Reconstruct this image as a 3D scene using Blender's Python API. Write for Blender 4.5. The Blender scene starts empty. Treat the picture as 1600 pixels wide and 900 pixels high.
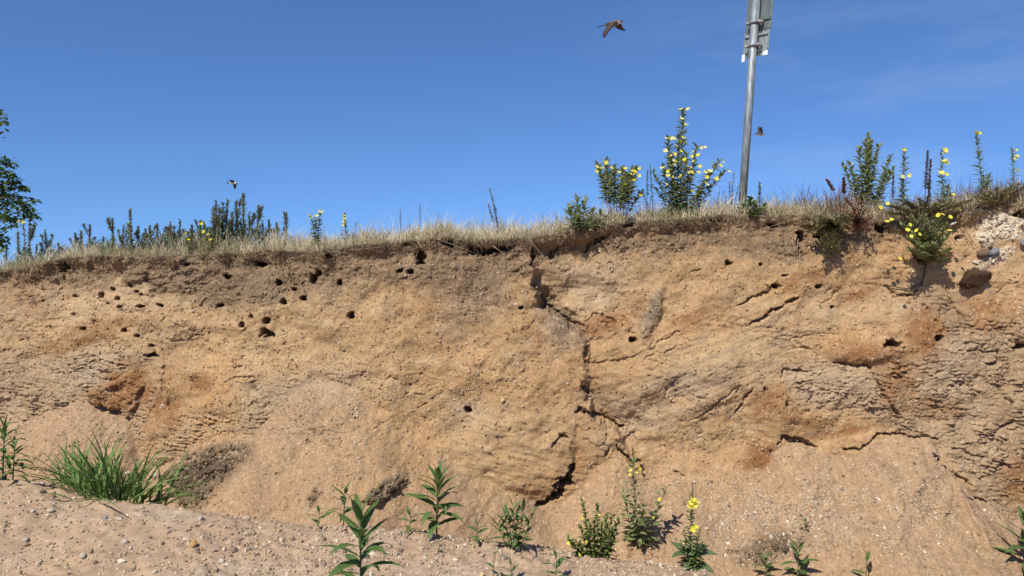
import bpy, bmesh, math, random
import numpy as np
from mathutils import Vector, Matrix, Euler

rng = np.random.RandomState(7)
random.seed(7)
SC = bpy.context.scene
COL = SC.collection

# ------------------------------------------------------------------ camera, sky, sun, exposure
CAM_Z, FPX, EYE_V = 1.6, 1232.0, 420.0
PITCH = math.atan((EYE_V - 450.0) / FPX)            # slightly down
cam = bpy.data.cameras.new('camera')
cam.sensor_width = 36.0
cam.lens = FPX / 1600.0 * 36.0
cam.clip_start, cam.clip_end = 0.05, 2000.0
cam_o = bpy.data.objects.new('camera', cam)
cam_o.location = (0, 0, CAM_Z)
cam_o.rotation_euler = (math.pi / 2 + PITCH, 0, 0)
COL.objects.link(cam_o)
SC.camera = cam_o

SUN_EL, SUN_AZ = math.radians(50), math.radians(180 + 33)   # azimuth clockwise from +Y (sun behind camera, to the left)
SUN_DIR = Vector((math.sin(SUN_AZ) * math.cos(SUN_EL), math.cos(SUN_AZ) * math.cos(SUN_EL), math.sin(SUN_EL)))

world = bpy.data.worlds.new('World')
SC.world = world
world.use_nodes = True
wn, wl = world.node_tree.nodes, world.node_tree.links
wn.clear()
w_out = wn.new('ShaderNodeOutputWorld')
w_bg = wn.new('ShaderNodeBackground')
w_sky = wn.new('ShaderNodeTexSky')
w_sky.sky_type = 'NISHITA'
w_sky.sun_disc = False
w_sky.sun_elevation = SUN_EL
w_sky.sun_rotation = SUN_AZ
w_sky.altitude = 1800.0
w_sky.air_density = 1.0
w_sky.dust_density = 0.0
w_sky.ozone_density = 2.6
w_bg.inputs['Strength'].default_value = 0.12
# thin cirrus: stretched noise over sky direction, very faint
w_tc = wn.new('ShaderNodeTexCoord')
w_map = wn.new('ShaderNodeMapping')
w_map.inputs['Scale'].default_value = (2.2, 2.2, 11.0)
w_map.inputs['Rotation'].default_value = (0.0, 0.10, 0.0)
w_no = wn.new('ShaderNodeTexNoise')
w_no.inputs['Scale'].default_value = 1.6
w_no.inputs['Detail'].default_value = 7.0
w_no.inputs['Roughness'].default_value = 0.62
w_rp = wn.new('ShaderNodeMapRange')
w_rp.inputs['From Min'].default_value = 0.46
w_rp.inputs['From Max'].default_value = 0.85
w_rp.inputs['To Max'].default_value = 0.13
w_mix = wn.new('ShaderNodeMix')
w_mix.data_type = 'RGBA'
w_mix.inputs[7].default_value = (6.0, 6.6, 7.4, 1)
w_tint = wn.new('ShaderNodeMix')
w_tint.data_type = 'RGBA'
w_tint.blend_type = 'MULTIPLY'
w_tint.inputs[0].default_value = 1.0
w_tint.inputs[7].default_value = (0.56, 0.78, 1.05, 1)
wl.new(w_tc.outputs['Generated'], w_map.inputs['Vector'])
# clear dry air: the pale band at the horizon is thinner than the sky model's, so look a little higher into it
w_up = wn.new('ShaderNodeVectorMath'); w_up.operation = 'ADD'; w_up.inputs[1].default_value = (0, 0, 0.10)
w_nm = wn.new('ShaderNodeVectorMath'); w_nm.operation = 'NORMALIZE'
wl.new(w_tc.outputs['Generated'], w_up.inputs[0]); wl.new(w_up.outputs[0], w_nm.inputs[0])
wl.new(w_nm.outputs[0], w_sky.inputs['Vector'])
wl.new(w_map.outputs[0], w_no.inputs['Vector'])
wl.new(w_no.outputs['Fac'], w_rp.inputs['Value'])
w_sx = wn.new('ShaderNodeSeparateXYZ'); w_gr = wn.new('ShaderNodeMapRange'); w_gr.interpolation_type = 'SMOOTHSTEP'
w_gr.inputs['From Min'].default_value = .02; w_gr.inputs['From Max'].default_value = .35
w_gm = wn.new('ShaderNodeMath'); w_gm.operation = 'MULTIPLY'
wl.new(w_tc.outputs['Generated'], w_sx.inputs[0]); wl.new(w_sx.outputs['X'], w_gr.inputs['Value'])
wl.new(w_gr.outputs[0], w_gm.inputs[0]); wl.new(w_rp.outputs[0], w_gm.inputs[1]); wl.new(w_gm.outputs[0], w_mix.inputs[0])
wl.new(w_sky.outputs[0], w_tint.inputs[6])
wl.new(w_tint.outputs[2], w_mix.inputs[6])
wl.new(w_mix.outputs[2], w_bg.inputs['Color'])
wl.new(w_bg.outputs[0], w_out.inputs['Surface'])

sun = bpy.data.lights.new('sun', 'SUN')
sun.energy = 4.8
sun.angle = math.radians(0.53)
sun.color = (1.0, 0.955, 0.88)
sun_o = bpy.data.objects.new('sun', sun)
sun_o.rotation_euler = (-SUN_DIR).to_track_quat('-Z', 'Y').to_euler()
COL.objects.link(sun_o)

SC.view_settings.view_transform = 'Standard'
SC.view_settings.look = 'None'
SC.view_settings.gamma = 1.0
SC.view_settings.exposure = 0.25
SC.render.engine = 'CYCLES'

# ------------------------------------------------------------------ helpers: projection, noise
cp, sp = math.cos(PITCH), math.sin(PITCH)
FWD, UPV = np.array([0, cp, sp]), np.array([0, -sp, cp])

def unproj(u, v, Y):
    """point at world depth Y seen at photo pixel (u, v)"""
    d = FWD * FPX + np.array([1., 0, 0]) * (u - 800.) + UPV * (450. - v)
    k = Y / d[1]
    return np.array([d[0] * k, Y, CAM_Z + d[2] * k])

def proj(x, y, z):
    dz = z - CAM_Z
    depth = y * cp + dz * sp
    return 800. + FPX * x / depth, 450. - FPX * (-y * sp + dz * cp) / depth

_P = np.random.RandomState(3).permutation(512)
_P = np.concatenate([_P, _P, _P])
_ang = np.random.RandomState(4).rand(512) * 2 * np.pi
_GX, _GY = np.cos(_ang), np.sin(_ang)

def perlin(x, y, seed=0):
    x = np.asarray(x, float) + seed * 17.31
    y = np.asarray(y, float) + seed * 9.17
    xi, yi = np.floor(x).astype(np.int64), np.floor(y).astype(np.int64)
    xf, yf = x - xi, y - yi
    xi &= 511; yi &= 511
    xj, yj = (xi + 1) & 511, (yi + 1) & 511
    def g(a, b, fx, fy):
        h = _P[_P[a] + b]
        return _GX[h] * fx + _GY[h] * fy
    u = xf * xf * xf * (xf * (xf * 6 - 15) + 10)
    v = yf * yf * yf * (yf * (yf * 6 - 15) + 10)
    a = g(xi, yi, xf, yf); b = g(xj, yi, xf - 1, yf)
    c = g(xi, yj, xf, yf - 1); d = g(xj, yj, xf - 1, yf - 1)
    return ((a + u * (b - a)) * (1 - v) + (c + u * (d - c)) * v) * 1.5

def fbm(x, y, octv=4, seed=0, gain=0.5):
    t = 0; a = 1; s = 0
    for i in range(octv):
        t = t + a * perlin(x, y, seed + i * 3); s += a
        a *= gain; x = x * 2.03; y = y * 2.03
    return t / s

def ridged(x, y, octv=3, seed=0):
    t = 0; a = 1; s = 0
    for i in range(octv):
        t = t + a * (1 - np.abs(perlin(x, y, seed + i * 5)) * 1.6); s += a
        a *= 0.5; x = x * 2.1; y = y * 2.1
    return t / s

def sstep(a, b, x):
    t = np.clip((x - a) / (b - a), 0, 1)
    return t * t * (3 - 2 * t)

def lerp(a, b, t):
    return a + (b - a) * t

# ------------------------------------------------------------------ helpers: objects, materials
def tag(o, label=None, cat=None, group=None, kind=None):
    if label: o['label'] = label
    if cat: o['category'] = cat
    if group: o['group'] = group
    if kind: o['kind'] = kind
    return o

def empty(name, loc, label, cat, group=None, rotz=0.0):
    o = bpy.data.objects.new(name, None)
    o.empty_display_size = 0.05
    o.location = loc
    o.rotation_euler = (0, 0, rotz)
    COL.objects.link(o)
    return tag(o, label, cat, group)

def link(name, me, parent=None, mat=None):
    o = bpy.data.objects.new(name, me)
    if mat is not None and len(me.materials) == 0:
        me.materials.append(mat)
    COL.objects.link(o)
    if parent is not None: o.parent = parent
    return o

def copy_tree(o, parent=None):
    c = o.copy(); COL.objects.link(c)
    c.parent = parent
    for ch in list(o.children): copy_tree(ch, c)
    return c

class MB:
    """collects plain polygons, tubes and leaves for ONE mesh"""
    def __init__(s): s.v = []; s.f = []; s.m = []
    def add(s, vs, fs, mi=0):
        n = len(s.v)
        s.v += [tuple(p) for p in vs]
        s.f += [tuple(i + n for i in f) for f in fs]
        s.m += [mi] * len(fs)
    def tube(s, pts, r0, r1=None, n=6, mi=0, cap=True):
        r1 = r0 if r1 is None else r1
        pts = [Vector(p) for p in pts]
        vs = []; fs = []
        K = len(pts)
        ref = Vector((0.31, 0.87, 0.39))
        for i, p in enumerate(pts):
            d = (pts[min(i + 1, K - 1)] - pts[max(i - 1, 0)])
            if d.length < 1e-9: d = Vector((0, 0, 1))
            d.normalize()
            a = d.cross(ref)
            if a.length < 1e-3: a = d.cross(Vector((1, 0, 0)))
            a.normalize(); b = d.cross(a)
            r = r0 + (r1 - r0) * i / max(K - 1, 1)
            for k in range(n):
                t = 2 * math.pi * k / n
                vs.append(p + a * (math.cos(t) * r) + b * (math.sin(t) * r))
        for i in range(K - 1):
            for k in range(n):
                k2 = (k + 1) % n
                fs.append((i * n + k, i * n + k2, (i + 1) * n + k2, (i + 1) * n + k))
        if cap:
            fs.append(tuple(range((K - 1) * n, K * n)))
            fs.append(tuple(reversed(range(n))))
        s.add(vs, fs, mi)
    def leaf(s, base, az, el, L, W, droop=0.6, fold=0.25, segs=4, mi=0, roll=0.0, tipw=0.0):
        """lanceolate leaf curving down from its base"""
        base = Vector(base)
        fx = Vector((math.cos(az), math.sin(az), 0)); side = Vector((-math.sin(az), math.cos(az), 0))
        p = base.copy(); e = el
        vs = []; fs = []
        for i in range(segs + 1):
            t = i / segs
            w = W * 0.5 * (math.sin(math.pi * min(1, t ** 0.8 * 0.94 + 0.05)) + tipw * (1 - t) * 0.2)
            up = Vector((-math.sin(e) * fx.x, -math.sin(e) * fx.y, math.cos(e)))
            sd = side * math.cos(roll) + up * math.sin(roll)
            f_ = up * (fold * w)
            vs += [p - sd * w + f_, p, p + sd * w + f_]
            p = p + (fx * math.cos(e) + Vector((0, 0, math.sin(e)))) * (L / segs)
            e -= droop / segs * (0.6 + 0.8 * t)
        for i in range(segs):
            a = i * 3
            fs += [(a, a + 1, a + 4, a + 3), (a + 1, a + 2, a + 5, a + 4)]
        s.add(vs, fs, mi)
    def mesh(s, name, mats, smooth=True):
        me = bpy.data.meshes.new(name)
        me.from_pydata(s.v, [], s.f)
        for m in (mats if isinstance(mats, (list, tuple)) else [mats]): me.materials.append(m)
        me.polygons.foreach_set('material_index', s.m)
        me.polygons.foreach_set('use_smooth', [smooth] * len(s.f))
        me.update()
        return me
    def build(s, name, mats, parent=None, smooth=True):
        return link(name, s.mesh(name, mats, smooth), parent)

def np_mesh(name, V, F, col=None, smooth=True):
    """fast mesh from arrays; F is (n,3) or (n,4)"""
    me = bpy.data.meshes.new(name)
    n, k = F.shape
    me.vertices.add(len(V)); me.vertices.foreach_set('co', np.ascontiguousarray(V, np.float32).ravel())
    me.loops.add(n * k); me.loops.foreach_set('vertex_index', np.ascontiguousarray(F, np.int32).ravel())
    me.polygons.add(n)
    me.polygons.foreach_set('loop_start', np.arange(0, n * k, k, dtype=np.int32))
    me.polygons.foreach_set('loop_total', np.full(n, k, np.int32))
    me.polygons.foreach_set('use_smooth', np.full(n, smooth, bool))
    me.update(calc_edges=True)
    if col is not None:
        a = me.attributes.new('soil', 'FLOAT_COLOR', 'POINT')
        c = np.ones((len(V), 4), np.float32); c[:, :3] = col
        a.data.foreach_set('color', c.ravel())
    return me

def grid_faces(r, c, flip=False):
    i = np.arange(r * c).reshape(r, c)
    a, b, d, e = i[:-1, :-1].ravel(), i[:-1, 1:].ravel(), i[1:, 1:].ravel(), i[1:, :-1].ravel()
    return np.stack([a, e, d, b] if flip else [a, b, d, e], 1)

def new_mat(name):
    m = bpy.data.materials.new(name); m.use_nodes = True
    nt = m.node_tree
    b = nt.nodes['Principled BSDF']
    return m, nt, b

def soil_mat(name, bump=0.6, scale=1.0, rough=0.95):
    """colour from the soil map (soil types), with fine grain and relief on top"""
    m, nt, b = new_mat(name)
    N, L = nt.nodes, nt.links
    at = N.new('ShaderNodeAttribute'); at.attribute_name = 'soil'
    tc = N.new('ShaderNodeTexCoord')
    n1 = N.new('ShaderNodeTexNoise'); n1.inputs['Scale'].default_value = 120 * scale; n1.inputs['Detail'].default_value = 6; n1.inputs['Roughness'].default_value = 0.75
    n2 = N.new('ShaderNodeTexNoise'); n2.inputs['Scale'].default_value = 11 * scale; n2.inputs['Detail'].default_value = 6; n2.inputs['Roughness'].default_value = 0.65
    r1 = N.new('ShaderNodeMapRange'); r1.inputs['From Min'].default_value = .3; r1.inputs['From Max'].default_value = .7; r1.inputs['To Min'].default_value = .72; r1.inputs['To Max'].default_value = 1.26
    r2 = N.new('ShaderNodeMapRange'); r2.inputs['From Min'].default_value = .3; r2.inputs['From Max'].default_value = .7; r2.inputs['To Min'].default_value = .86; r2.inputs['To Max'].default_value = 1.12
    mu = N.new('ShaderNodeMath'); mu.operation = 'MULTIPLY'
    vm = N.new('ShaderNodeVectorMath'); vm.operation = 'SCALE'
    for n in (n1, n2): L.new(tc.outputs['Object'], n.inputs['Vector'])
    L.new(n1.outputs['Fac'], r1.inputs['Value']); L.new(n2.outputs['Fac'], r2.inputs['Value'])
    L.new(r1.outputs[0], mu.inputs[0]); L.new(r2.outputs[0], mu.inputs[1])
    L.new(at.outputs['Color'], vm.inputs[0]); L.new(mu.outputs[0], vm.inputs['Scale'])
    L.new(vm.outputs[0], b.inputs['Base Color'])
    bu = N.new('ShaderNodeBump'); bu.inputs['Strength'].default_value = bump; bu.inputs['Distance'].default_value = 0.006
    n3 = N.new('ShaderNodeTexNoise'); n3.inputs['Scale'].default_value = 85 * scale; n3.inputs['Detail'].default_value = 7; n3.inputs['Roughness'].default_value = 0.8
    L.new(tc.outputs['Object'], n3.inputs['Vector'])
    L.new(n3.outputs['Fac'], bu.inputs['Height']); L.new(bu.outputs[0], b.inputs['Normal'])
    b.inputs['Roughness'].default_value = rough
    b.inputs['Specular IOR Level'].default_value = 0.15
    return m

def rgb(c, a=1.0): return (c[0], c[1], c[2], a)

def plant_mat(name, c0, c1, scale=25.0, trans=0.25, rough=0.62, spec=0.2):
    """leaf colour varying by noise and by object, a little light passing through"""
    m, nt, b = new_mat(name)
    N, L = nt.nodes, nt.links
    tc = N.new('ShaderNodeTexCoord'); oi = N.new('ShaderNodeObjectInfo')
    n = N.new('ShaderNodeTexNoise'); n.inputs['Scale'].default_value = scale; n.inputs['Detail'].default_value = 4
    r = N.new('ShaderNodeMapRange'); r.inputs['From Min'].default_value = .32; r.inputs['From Max'].default_value = .68
    ad = N.new('ShaderNodeMath'); ad.operation = 'ADD'
    om = N.new('ShaderNodeMath'); om.operation = 'MULTIPLY_ADD'; om.inputs[1].default_value = .5; om.inputs[2].default_value = -.25
    L.new(tc.outputs['Object'], n.inputs['Vector']); L.new(n.outputs['Fac'], r.inputs['Value'])
    L.new(oi.outputs['Random'], om.inputs[0]); L.new(r.outputs[0], ad.inputs[0]); L.new(om.outputs[0], ad.inputs[1])
    mx = N.new('ShaderNodeMix'); mx.data_type = 'RGBA'; mx.clamp_factor = True
    mx.inputs[6].default_value = rgb(c0); mx.inputs[7].default_value = rgb(c1)
    L.new(ad.outputs[0], mx.inputs[0]); L.new(mx.outputs[2], b.inputs['Base Color'])
    b.inputs['Roughness'].default_value = rough
    b.inputs['Specular IOR Level'].default_value = spec
    if trans > 0:
        tr = N.new('ShaderNodeBsdfTranslucent'); ms = N.new('ShaderNodeMixShader'); ms.inputs[0].default_value = trans
        L.new(mx.outputs[2], tr.inputs['Color'])
        L.new(b.outputs[0], ms.inputs[1]); L.new(tr.outputs[0], ms.inputs[2])
        L.new(ms.outputs[0], N['Material Output'].inputs['Surface'])
    return m

M_BANK = soil_mat('bank_soil', 0.7)
M_GROUND = soil_mat('loose_sand', 0.6, 1.1)
M_PEB = soil_mat('pebble_stone', 0.25, 1.5, 0.8)
M_ROCK = soil_mat('rock', 1.0, 0.45, 0.9)
M_LEAF = plant_mat('leaf_green', (0.055, 0.105, 0.026), (0.135, 0.205, 0.058), 22, 0.22)
M_LEAFY = plant_mat('leaf_yellow_green', (0.09, 0.14, 0.03), (0.17, 0.21, 0.05), 30, 0.25)
M_GRASSG = plant_mat('grass_green', (0.065, 0.13, 0.028), (0.17, 0.26, 0.07), 9, 0.25)
M_GREY = plant_mat('leaf_grey_green', (0.135, 0.165, 0.100), (0.300, 0.310, 0.185), 14, 0.15, 0.8, 0.15)
M_STEM = plant_mat('stem_green', (0.09, 0.11, 0.04), (0.16, 0.15, 0.07), 12, 0.0, 0.7)
M_STEMR = plant_mat('stem_reddish', (0.16, 0.055, 0.035), (0.24, 0.10, 0.06), 12, 0.0, 0.7)
M_BROWN = plant_mat('dead_stem', (0.10, 0.07, 0.05), (0.20, 0.14, 0.09), 12, 0.0, 0.85, 0.1)
M_DEAD = plant_mat('dead_leaf', (0.13, 0.08, 0.045), (0.26, 0.17, 0.09), 14, 0.15, 0.85, 0.1)
M_YEL = plant_mat('petal_yellow', (0.72, 0.62, 0.04), (0.85, 0.76, 0.12), 30, 0.3, 0.6)
M_YELP = plant_mat('petal_pale_yellow', (0.74, 0.68, 0.20), (0.82, 0.78, 0.36), 30, 0.3, 0.6)
M_STRAW = plant_mat('straw', (0.50, 0.41, 0.26), (0.80, 0.71, 0.50), 3.0, 0.25, 0.7)
M_OLIVE = plant_mat('dry_olive', (0.16, 0.15, 0.065), (0.32, 0.27, 0.125), 4.0, 0.2, 0.75)
M_BARK = plant_mat('bark', (0.07, 0.05, 0.035), (0.15, 0.11, 0.08), 9, 0.0, 0.9, 0.1)
M_ROOT = plant_mat('root', (0.12, 0.08, 0.05), (0.32, 0.24, 0.16), 6, 0.0, 0.9, 0.1)

# ------------------------------------------------------------------ the sand bank
# rim of the bank, photo pixels -> world height at the face depth
def face_depth(x):                       # depth of the face at mid height
    return 6.75 + 0.55 * sstep(-1.5, -4.5, x) - 0.25 * sstep(1.5, 4.5, x)

RIM = [(-400, 440), (0, 427), (60, 415), (110, 402), (170, 402), (300, 400), (400, 394), (500, 392), (600, 381), (650, 375),
       (700, 372), (760, 376), (830, 374), (880, 362), (940, 353), (1000, 346), (1060, 340), (1160, 337), (1260, 337), (1330, 342),
       (1390, 347), (1440, 345), (1500, 331), (1540, 326), (1600, 318), (2000, 300)]
TAL = [(-400, 660), (0, 676), (60, 652), (125, 630), (190, 650), (206, 668), (215, 712), (240, 735), (265, 732), (300, 704), (345, 691), (375, 690), (402, 680),
       (430, 655), (470, 610), (510, 592), (545, 598), (590, 640), (640, 672), (690, 700), (715, 728), (760, 750), (810, 772), (850, 792), (875, 797), (892, 780),
       (930, 742), (965, 722), (1000, 752), (1060, 742), (1130, 748), (1200, 735), (1218, 700), (1245, 692), (1290, 712), (1340, 718), (1376, 692),
       (1410, 682), (1462, 690), (1470, 732), (1496, 742), (1513, 778), (1552, 790), (1568, 812), (1640, 815), (2000, 820)]
LEAN = 0.30
ZMID = 0.9

def px_curve(pts):
    xs, zs = [], []
    for u, v in pts:
        Y = 6.7
        for _ in range(6):
            p = unproj(u, v, Y)
            Y = face_depth(p[0]) + LEAN * (p[2] - ZMID)
        p = unproj(u, v, Y); xs.append(p[0]); zs.append(p[2])
    return np.array(xs), np.array(zs)
RIM_X, RIM_Z = px_curve(RIM)
TAL_X, TAL_Z = px_curve(TAL)

dx = 0.0076
xs = np.arange(-5.1, 5.1, dx)
ext = 5.1 + np.cumsum(0.02 * 1.16 ** np.arange(42))
xs = np.concatenate([-ext[::-1], xs, ext])
NR = 352
ZB = -0.75
tt = np.linspace(0, 1, NR)
rim = np.interp(xs, RIM_X, RIM_Z) + 0.022 * fbm(xs / 0.16, xs * 0 + 3, 3, 50) + 0.02 * fbm(xs / 0.5, xs * 0 + 8, 2, 51)
X = np.repeat(xs[None, :], NR, 0)
Z = ZB + tt[:, None] * (rim[None, :] - ZB)
TZ = np.interp(xs, TAL_X, TAL_Z)[None, :] + 0.045 * fbm(X / 0.16, Z / 0.16, 4, 77, .6)

Y0 = face_depth(X) + LEAN * (Z - ZMID)
# the heap spreads and evens out as it runs down
_xu = np.arange(-8, 8, .02); _tu = np.interp(_xu, TAL_X, TAL_Z)
def _blur(sg):
    k = np.exp(-.5 * (np.arange(-200, 201) * .02 / sg) ** 2); k /= k.sum()
    return np.interp(xs, _xu, np.convolve(np.pad(_tu, 200, mode='edge'), k, 'valid'))
_lev = [_blur(g) for g in (.03, .12, .28, .5)]
_h = np.clip(np.interp(xs, TAL_X, TAL_Z)[None, :] - Z, 0, None) / .16 + .3 * fbm(X / .4, Z / .4, 2, 76)
TZS = np.zeros(X.shape)
for i in range(4):
    TZS += np.clip(1 - np.abs(np.clip(_h, 0, 3) - i), 0, 1) * _lev[i][None, :]
TZS += TZ - np.interp(xs, TAL_X, TAL_Z)[None, :]
YT = face_depth(X) + LEAN * (TZS - ZMID) - 0.02 + (Z - TZS) * lerp(1.38, 1.55, sstep(0.5, 2.0, X))
YB = np.minimum(Y0, YT)
U, V = proj(X, YB, Z)

def bump(u, v, ru, rv, ang=0.0, p=2.0):
    a = math.radians(ang); c, s = math.cos(a), math.sin(a)
    du, dv = U - u, V - v
    a1 = (du * c + dv * s) / ru; b1 = (-du * s + dv * c) / rv
    return np.exp(-(a1 * a1 + b1 * b1) ** (p / 2))

# irregular wobble applied to the pixel-placed features so that none has a clean outline
WU = 9 * fbm(X / 0.16, Z / 0.16, 3, 11); WV = 9 * fbm(X / 0.16, Z / 0.16, 3, 12)
U0, V0 = U.copy(), V.copy()
U = U + WU; V = V + WV

def seg_field(poly, reach):
    """distance (px) to a polyline, position along it, signed side; only near it"""
    D = np.full(U.shape, 1e3); T = np.zeros(U.shape)
    n = len(poly) - 1
    us = [p[0] for p in poly]; vs = [p[1] for p in poly]
    m = (U > min(us) - reach) & (U < max(us) + reach) & (V > min(vs) - reach) & (V < max(vs) + reach)
    u, v = U[m], V[m]
    d = np.full(u.shape, 1e3); t_ = np.zeros(u.shape)
    for i in range(n):
        (a, b), (c, e) = poly[i], poly[i + 1]
        L2 = (c - a) ** 2 + (e - b) ** 2
        s = np.clip(((u - a) * (c - a) + (v - b) * (e - b)) / L2, 0, 1)
        q = np.hypot(u - a - s * (c - a), v - b - s * (e - b))
        k = q < d
        d[k] = q[k]; t_[k] = (i + s[k]) / n
    D[m] = d; T[m] = t_
    return D, T

def poly_mask(poly, soft=6):
    """soft inside mask of a pixel polygon"""
    us = [p[0] for p in poly]; vs = [p[1] for p in poly]
    m = (U > min(us) - 20) & (U < max(us) + 20) & (V > min(vs) - 20) & (V < max(vs) + 20)
    u, v = U[m], V[m]
    ins = np.zeros(u.shape, bool); d = np.full(u.shape, 1e3)
    n = len(poly)
    for i in range(n):
        (a, b), (c, e) = poly[i], poly[(i + 1) % n]
        if b != e:
            cr = ((b > v) != (e > v)) & (u < (c - a) * (v - b) / (e - b) + a)
            ins ^= cr
        L2 = (c - a) ** 2 + (e - b) ** 2 + 1e-9
        s = np.clip(((u - a) * (c - a) + (v - b) * (e - b)) / L2, 0, 1)
        d = np.minimum(d, np.hypot(u - a - s * (c - a), v - b - s * (e - b)))
    sd = np.where(ins, d, -d)
    R = np.zeros(U.shape); R[m] = sstep(-soft, soft, sd)
    return R

# ---- soil maps (which soil lies where)
frame = np.ones(U.shape)
hrim = (rim[None, :] - Z)                       # metres below the rim
n_big = fbm(X / 0.5, Z / 0.3, 4, 20); n_mid = fbm(X / 0.14, Z / 0.1, 4, 21); n_fine = fbm(X / 0.035, Z / 0.03, 3, 22)
TOPD = np.interp(U0[0] * 0 + proj(xs, face_depth(xs), rim)[0],
                 [0, 90, 180, 250, 330, 400, 470, 560, 640, 700, 760, 800, 840, 900, 1000, 1100, 1200, 1300, 1360, 1420, 1500, 1600],
                 [.12, .22, .20, .28, .38, .42, .33, .30, .26, .42, .40, .28, .17, .16, .15, .20, .30, .30, .14, .10, .03, .03])
topsoil = sstep(0.09, -0.07, hrim - .07 - TOPD[None, :] - 0.15 * n_big - 0.09 * n_mid - .03 * n_fine)
lay_r = poly_mask([(1215, 575), (1300, 560), (1340, 580), (1440, 560), (1480, 470), (1540, 500), (1640, 500), (1640, 830), (1560, 820), (1500, 745), (1465, 690),
                   (1400, 670), (1330, 640), (1240, 625)], 14)
lay_l = poly_mask([(-60, 570), (40, 545), (130, 545), (230, 545), (255, 575), (235, 640), (210, 735), (150, 690), (60, 690), (-60, 700)], 14)
lay_m = poly_mask([(375, 592), (455, 585), (480, 600), (430, 655), (365, 725), (270, 740), (225, 735), (260, 640), (350, 640)], 14)
slab = poly_mask([(700, 690), (730, 640), (800, 620), (870, 650), (895, 690), (888, 735), (872, 765), (842, 790), (770, 800), (710, 770)], 10)
DY = np.zeros(U.shape); nf = 1.0
DY += nf * (0.10 * fbm(X / 0.9, Z / 0.7, 3, 1) + 0.05 * fbm(X / 0.32, Z / 0.26, 3, 2))
# buttress, slab, gully, recess
DY -= 0.16 * bump(640, 560, 170, 150) * nf
slab2 = np.clip(bump(795, 712, 120, 70, 0, 3), 0, 1) * sstep(6, -6, U - np.interp(V, [600, 690, 726, 744, 766, 792, 830], [905, 898, 892, 880, 873, 842, 760]))
DY -= 0.11 * slab2 * nf
DY -= 0.07 * bump(790, 600, 90, 40, 0, 3)
gl = [(826, 380), (834, 443), (846, 478), (880, 500), (912, 530), (916, 566), (912, 610), (930, 650), (972, 680), (1001, 732), (1014, 760)]
D, T = seg_field(gl, 260)
gu = np.interp(V, [p[1] for p in gl], [p[0] for p in gl])
right = sstep(-5, 9, U - gu + 3 * n_fine) * sstep(372, 400, V) * sstep(790, 740, V)
DY += 0.25 * right * np.exp(-np.clip(U - gu, 0, None) / 130.0) * nf * np.interp(V, [370, 420, 470, 520, 550, 585, 620, 660, 700, 760], [.30, .45, 1, .8, .45, .15, .5, .75, .6, .35]) * np.clip(1 + .35 * n_big, .6, 1.4)
DY += 0.09 * bump(872, 495, 46, 22, 42, 4)
DY -= 0.06 * bump(1018, 490, 10, 46, 22, 4)      # raised grey rib
DY -= 0.05 * bump(945, 512, 40, 16, -12, 4)
DY -= 0.12 * bump(1130, 560, 160, 120) * nf
DY += 0.10 * bump(1490, 480, 40, 90, -20)
DY -= 0.06 * bump(1345, 545, 66, 18, 5, 4)       # ledge above the layered sand
RL = DY
# the loose heaps lean on the face as it really is; where asked they merge softly
rt = np.array([np.interp(TZ[0, i], Z[:, i], RL[:, i]) for i in range(len(xs))])
kb = np.exp(-.5 * (np.arange(-25, 26) / 10.) ** 2); kb /= kb.sum()
rt = np.convolve(np.pad(rt, 25, mode='edge'), kb, 'valid')
YL, YT2 = Y0 + RL, YT + rt[None, :]
ks = .012 + .09 * np.clip(bump(640, 680, 150, 70) + bump(1080, 745, 100, 40) + .5 * bump(430, 640, 40, 60) + .6 * bump(940, 740, 60, 40) + 1.0 * bump(775, 795, 90, 28) + .8 * bump(330, 705, 70, 30), 0, 1)
hh_ = np.clip(.5 + .5 * (YT2 - YL) / ks, 0, 1)
YB = lerp(YT2, YL, hh_) - ks * hh_ * (1 - hh_)
tal = sstep(-1.2, 1.2, (YL - YT2 + .012 * fbm(X / .05, Z / .05, 3, 140)) / np.maximum(ks, .02))
nf = 1 - tal

rust = np.zeros(U.shape)
for (u, v, ru, rv, a, k) in [(200, 608, 42, 38, 0, 1.0), (160, 625, 26, 26, 0, .8), (120, 535, 70, 12, -14, .7), (315, 600, 20, 16, 0, .9), (262, 635, 30, 60, 10, .55), (35, 470, 60, 40, 0, .3),
                             (1340, 550, 60, 17, 5, .8), (1445, 520, 32, 40, 20, 1.0), (1400, 590, 36, 40, 20, .7), (945, 508, 42, 14, -12, .85), (1000, 480, 12, 22, 10, .6),
                             (1340, 462, 30, 12, -20, .7), (1200, 625, 30, 26, -20, .7), (1190, 720, 34, 24, -50, .9), (1310, 676, 70, 6, -8, .9), (1230, 655, 60, 10, 5, .6), (1250, 435, 40, 12, -15, .5),
                             (1590, 750, 30, 40, 0, .7), (1540, 490, 50, 30, 0, .6), (920, 660, 40, 18, 0, .4), (890, 720, 40, 40, 0, .35), (690, 480, 60, 60, -50, .3), (840, 520, 20, 30, -60, .4),
                             (930, 600, 80, 30, 0, .25), (160, 510, 70, 14, -10, .5), (1080, 500, 50, 10, -25, .5), (1450, 640, 60, 20, 0, .4)]:
    rust = np.maximum(rust, k * bump(u, v, ru, rv, a, 3) * (0.75 + 0.8 * n_mid))
orange = np.clip(bump(350, 600, 30, 80, 5) + .8 * bump(330, 680, 50, 50) + .7 * bump(1290, 668, 70, 16) + .5 * bump(60, 500, 90, 40) + .4 * bump(650, 600, 120, 120) + .5 * bump(800, 600, 100, 50), 0, 1) * (0.7 + 0.6 * n_mid)
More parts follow.
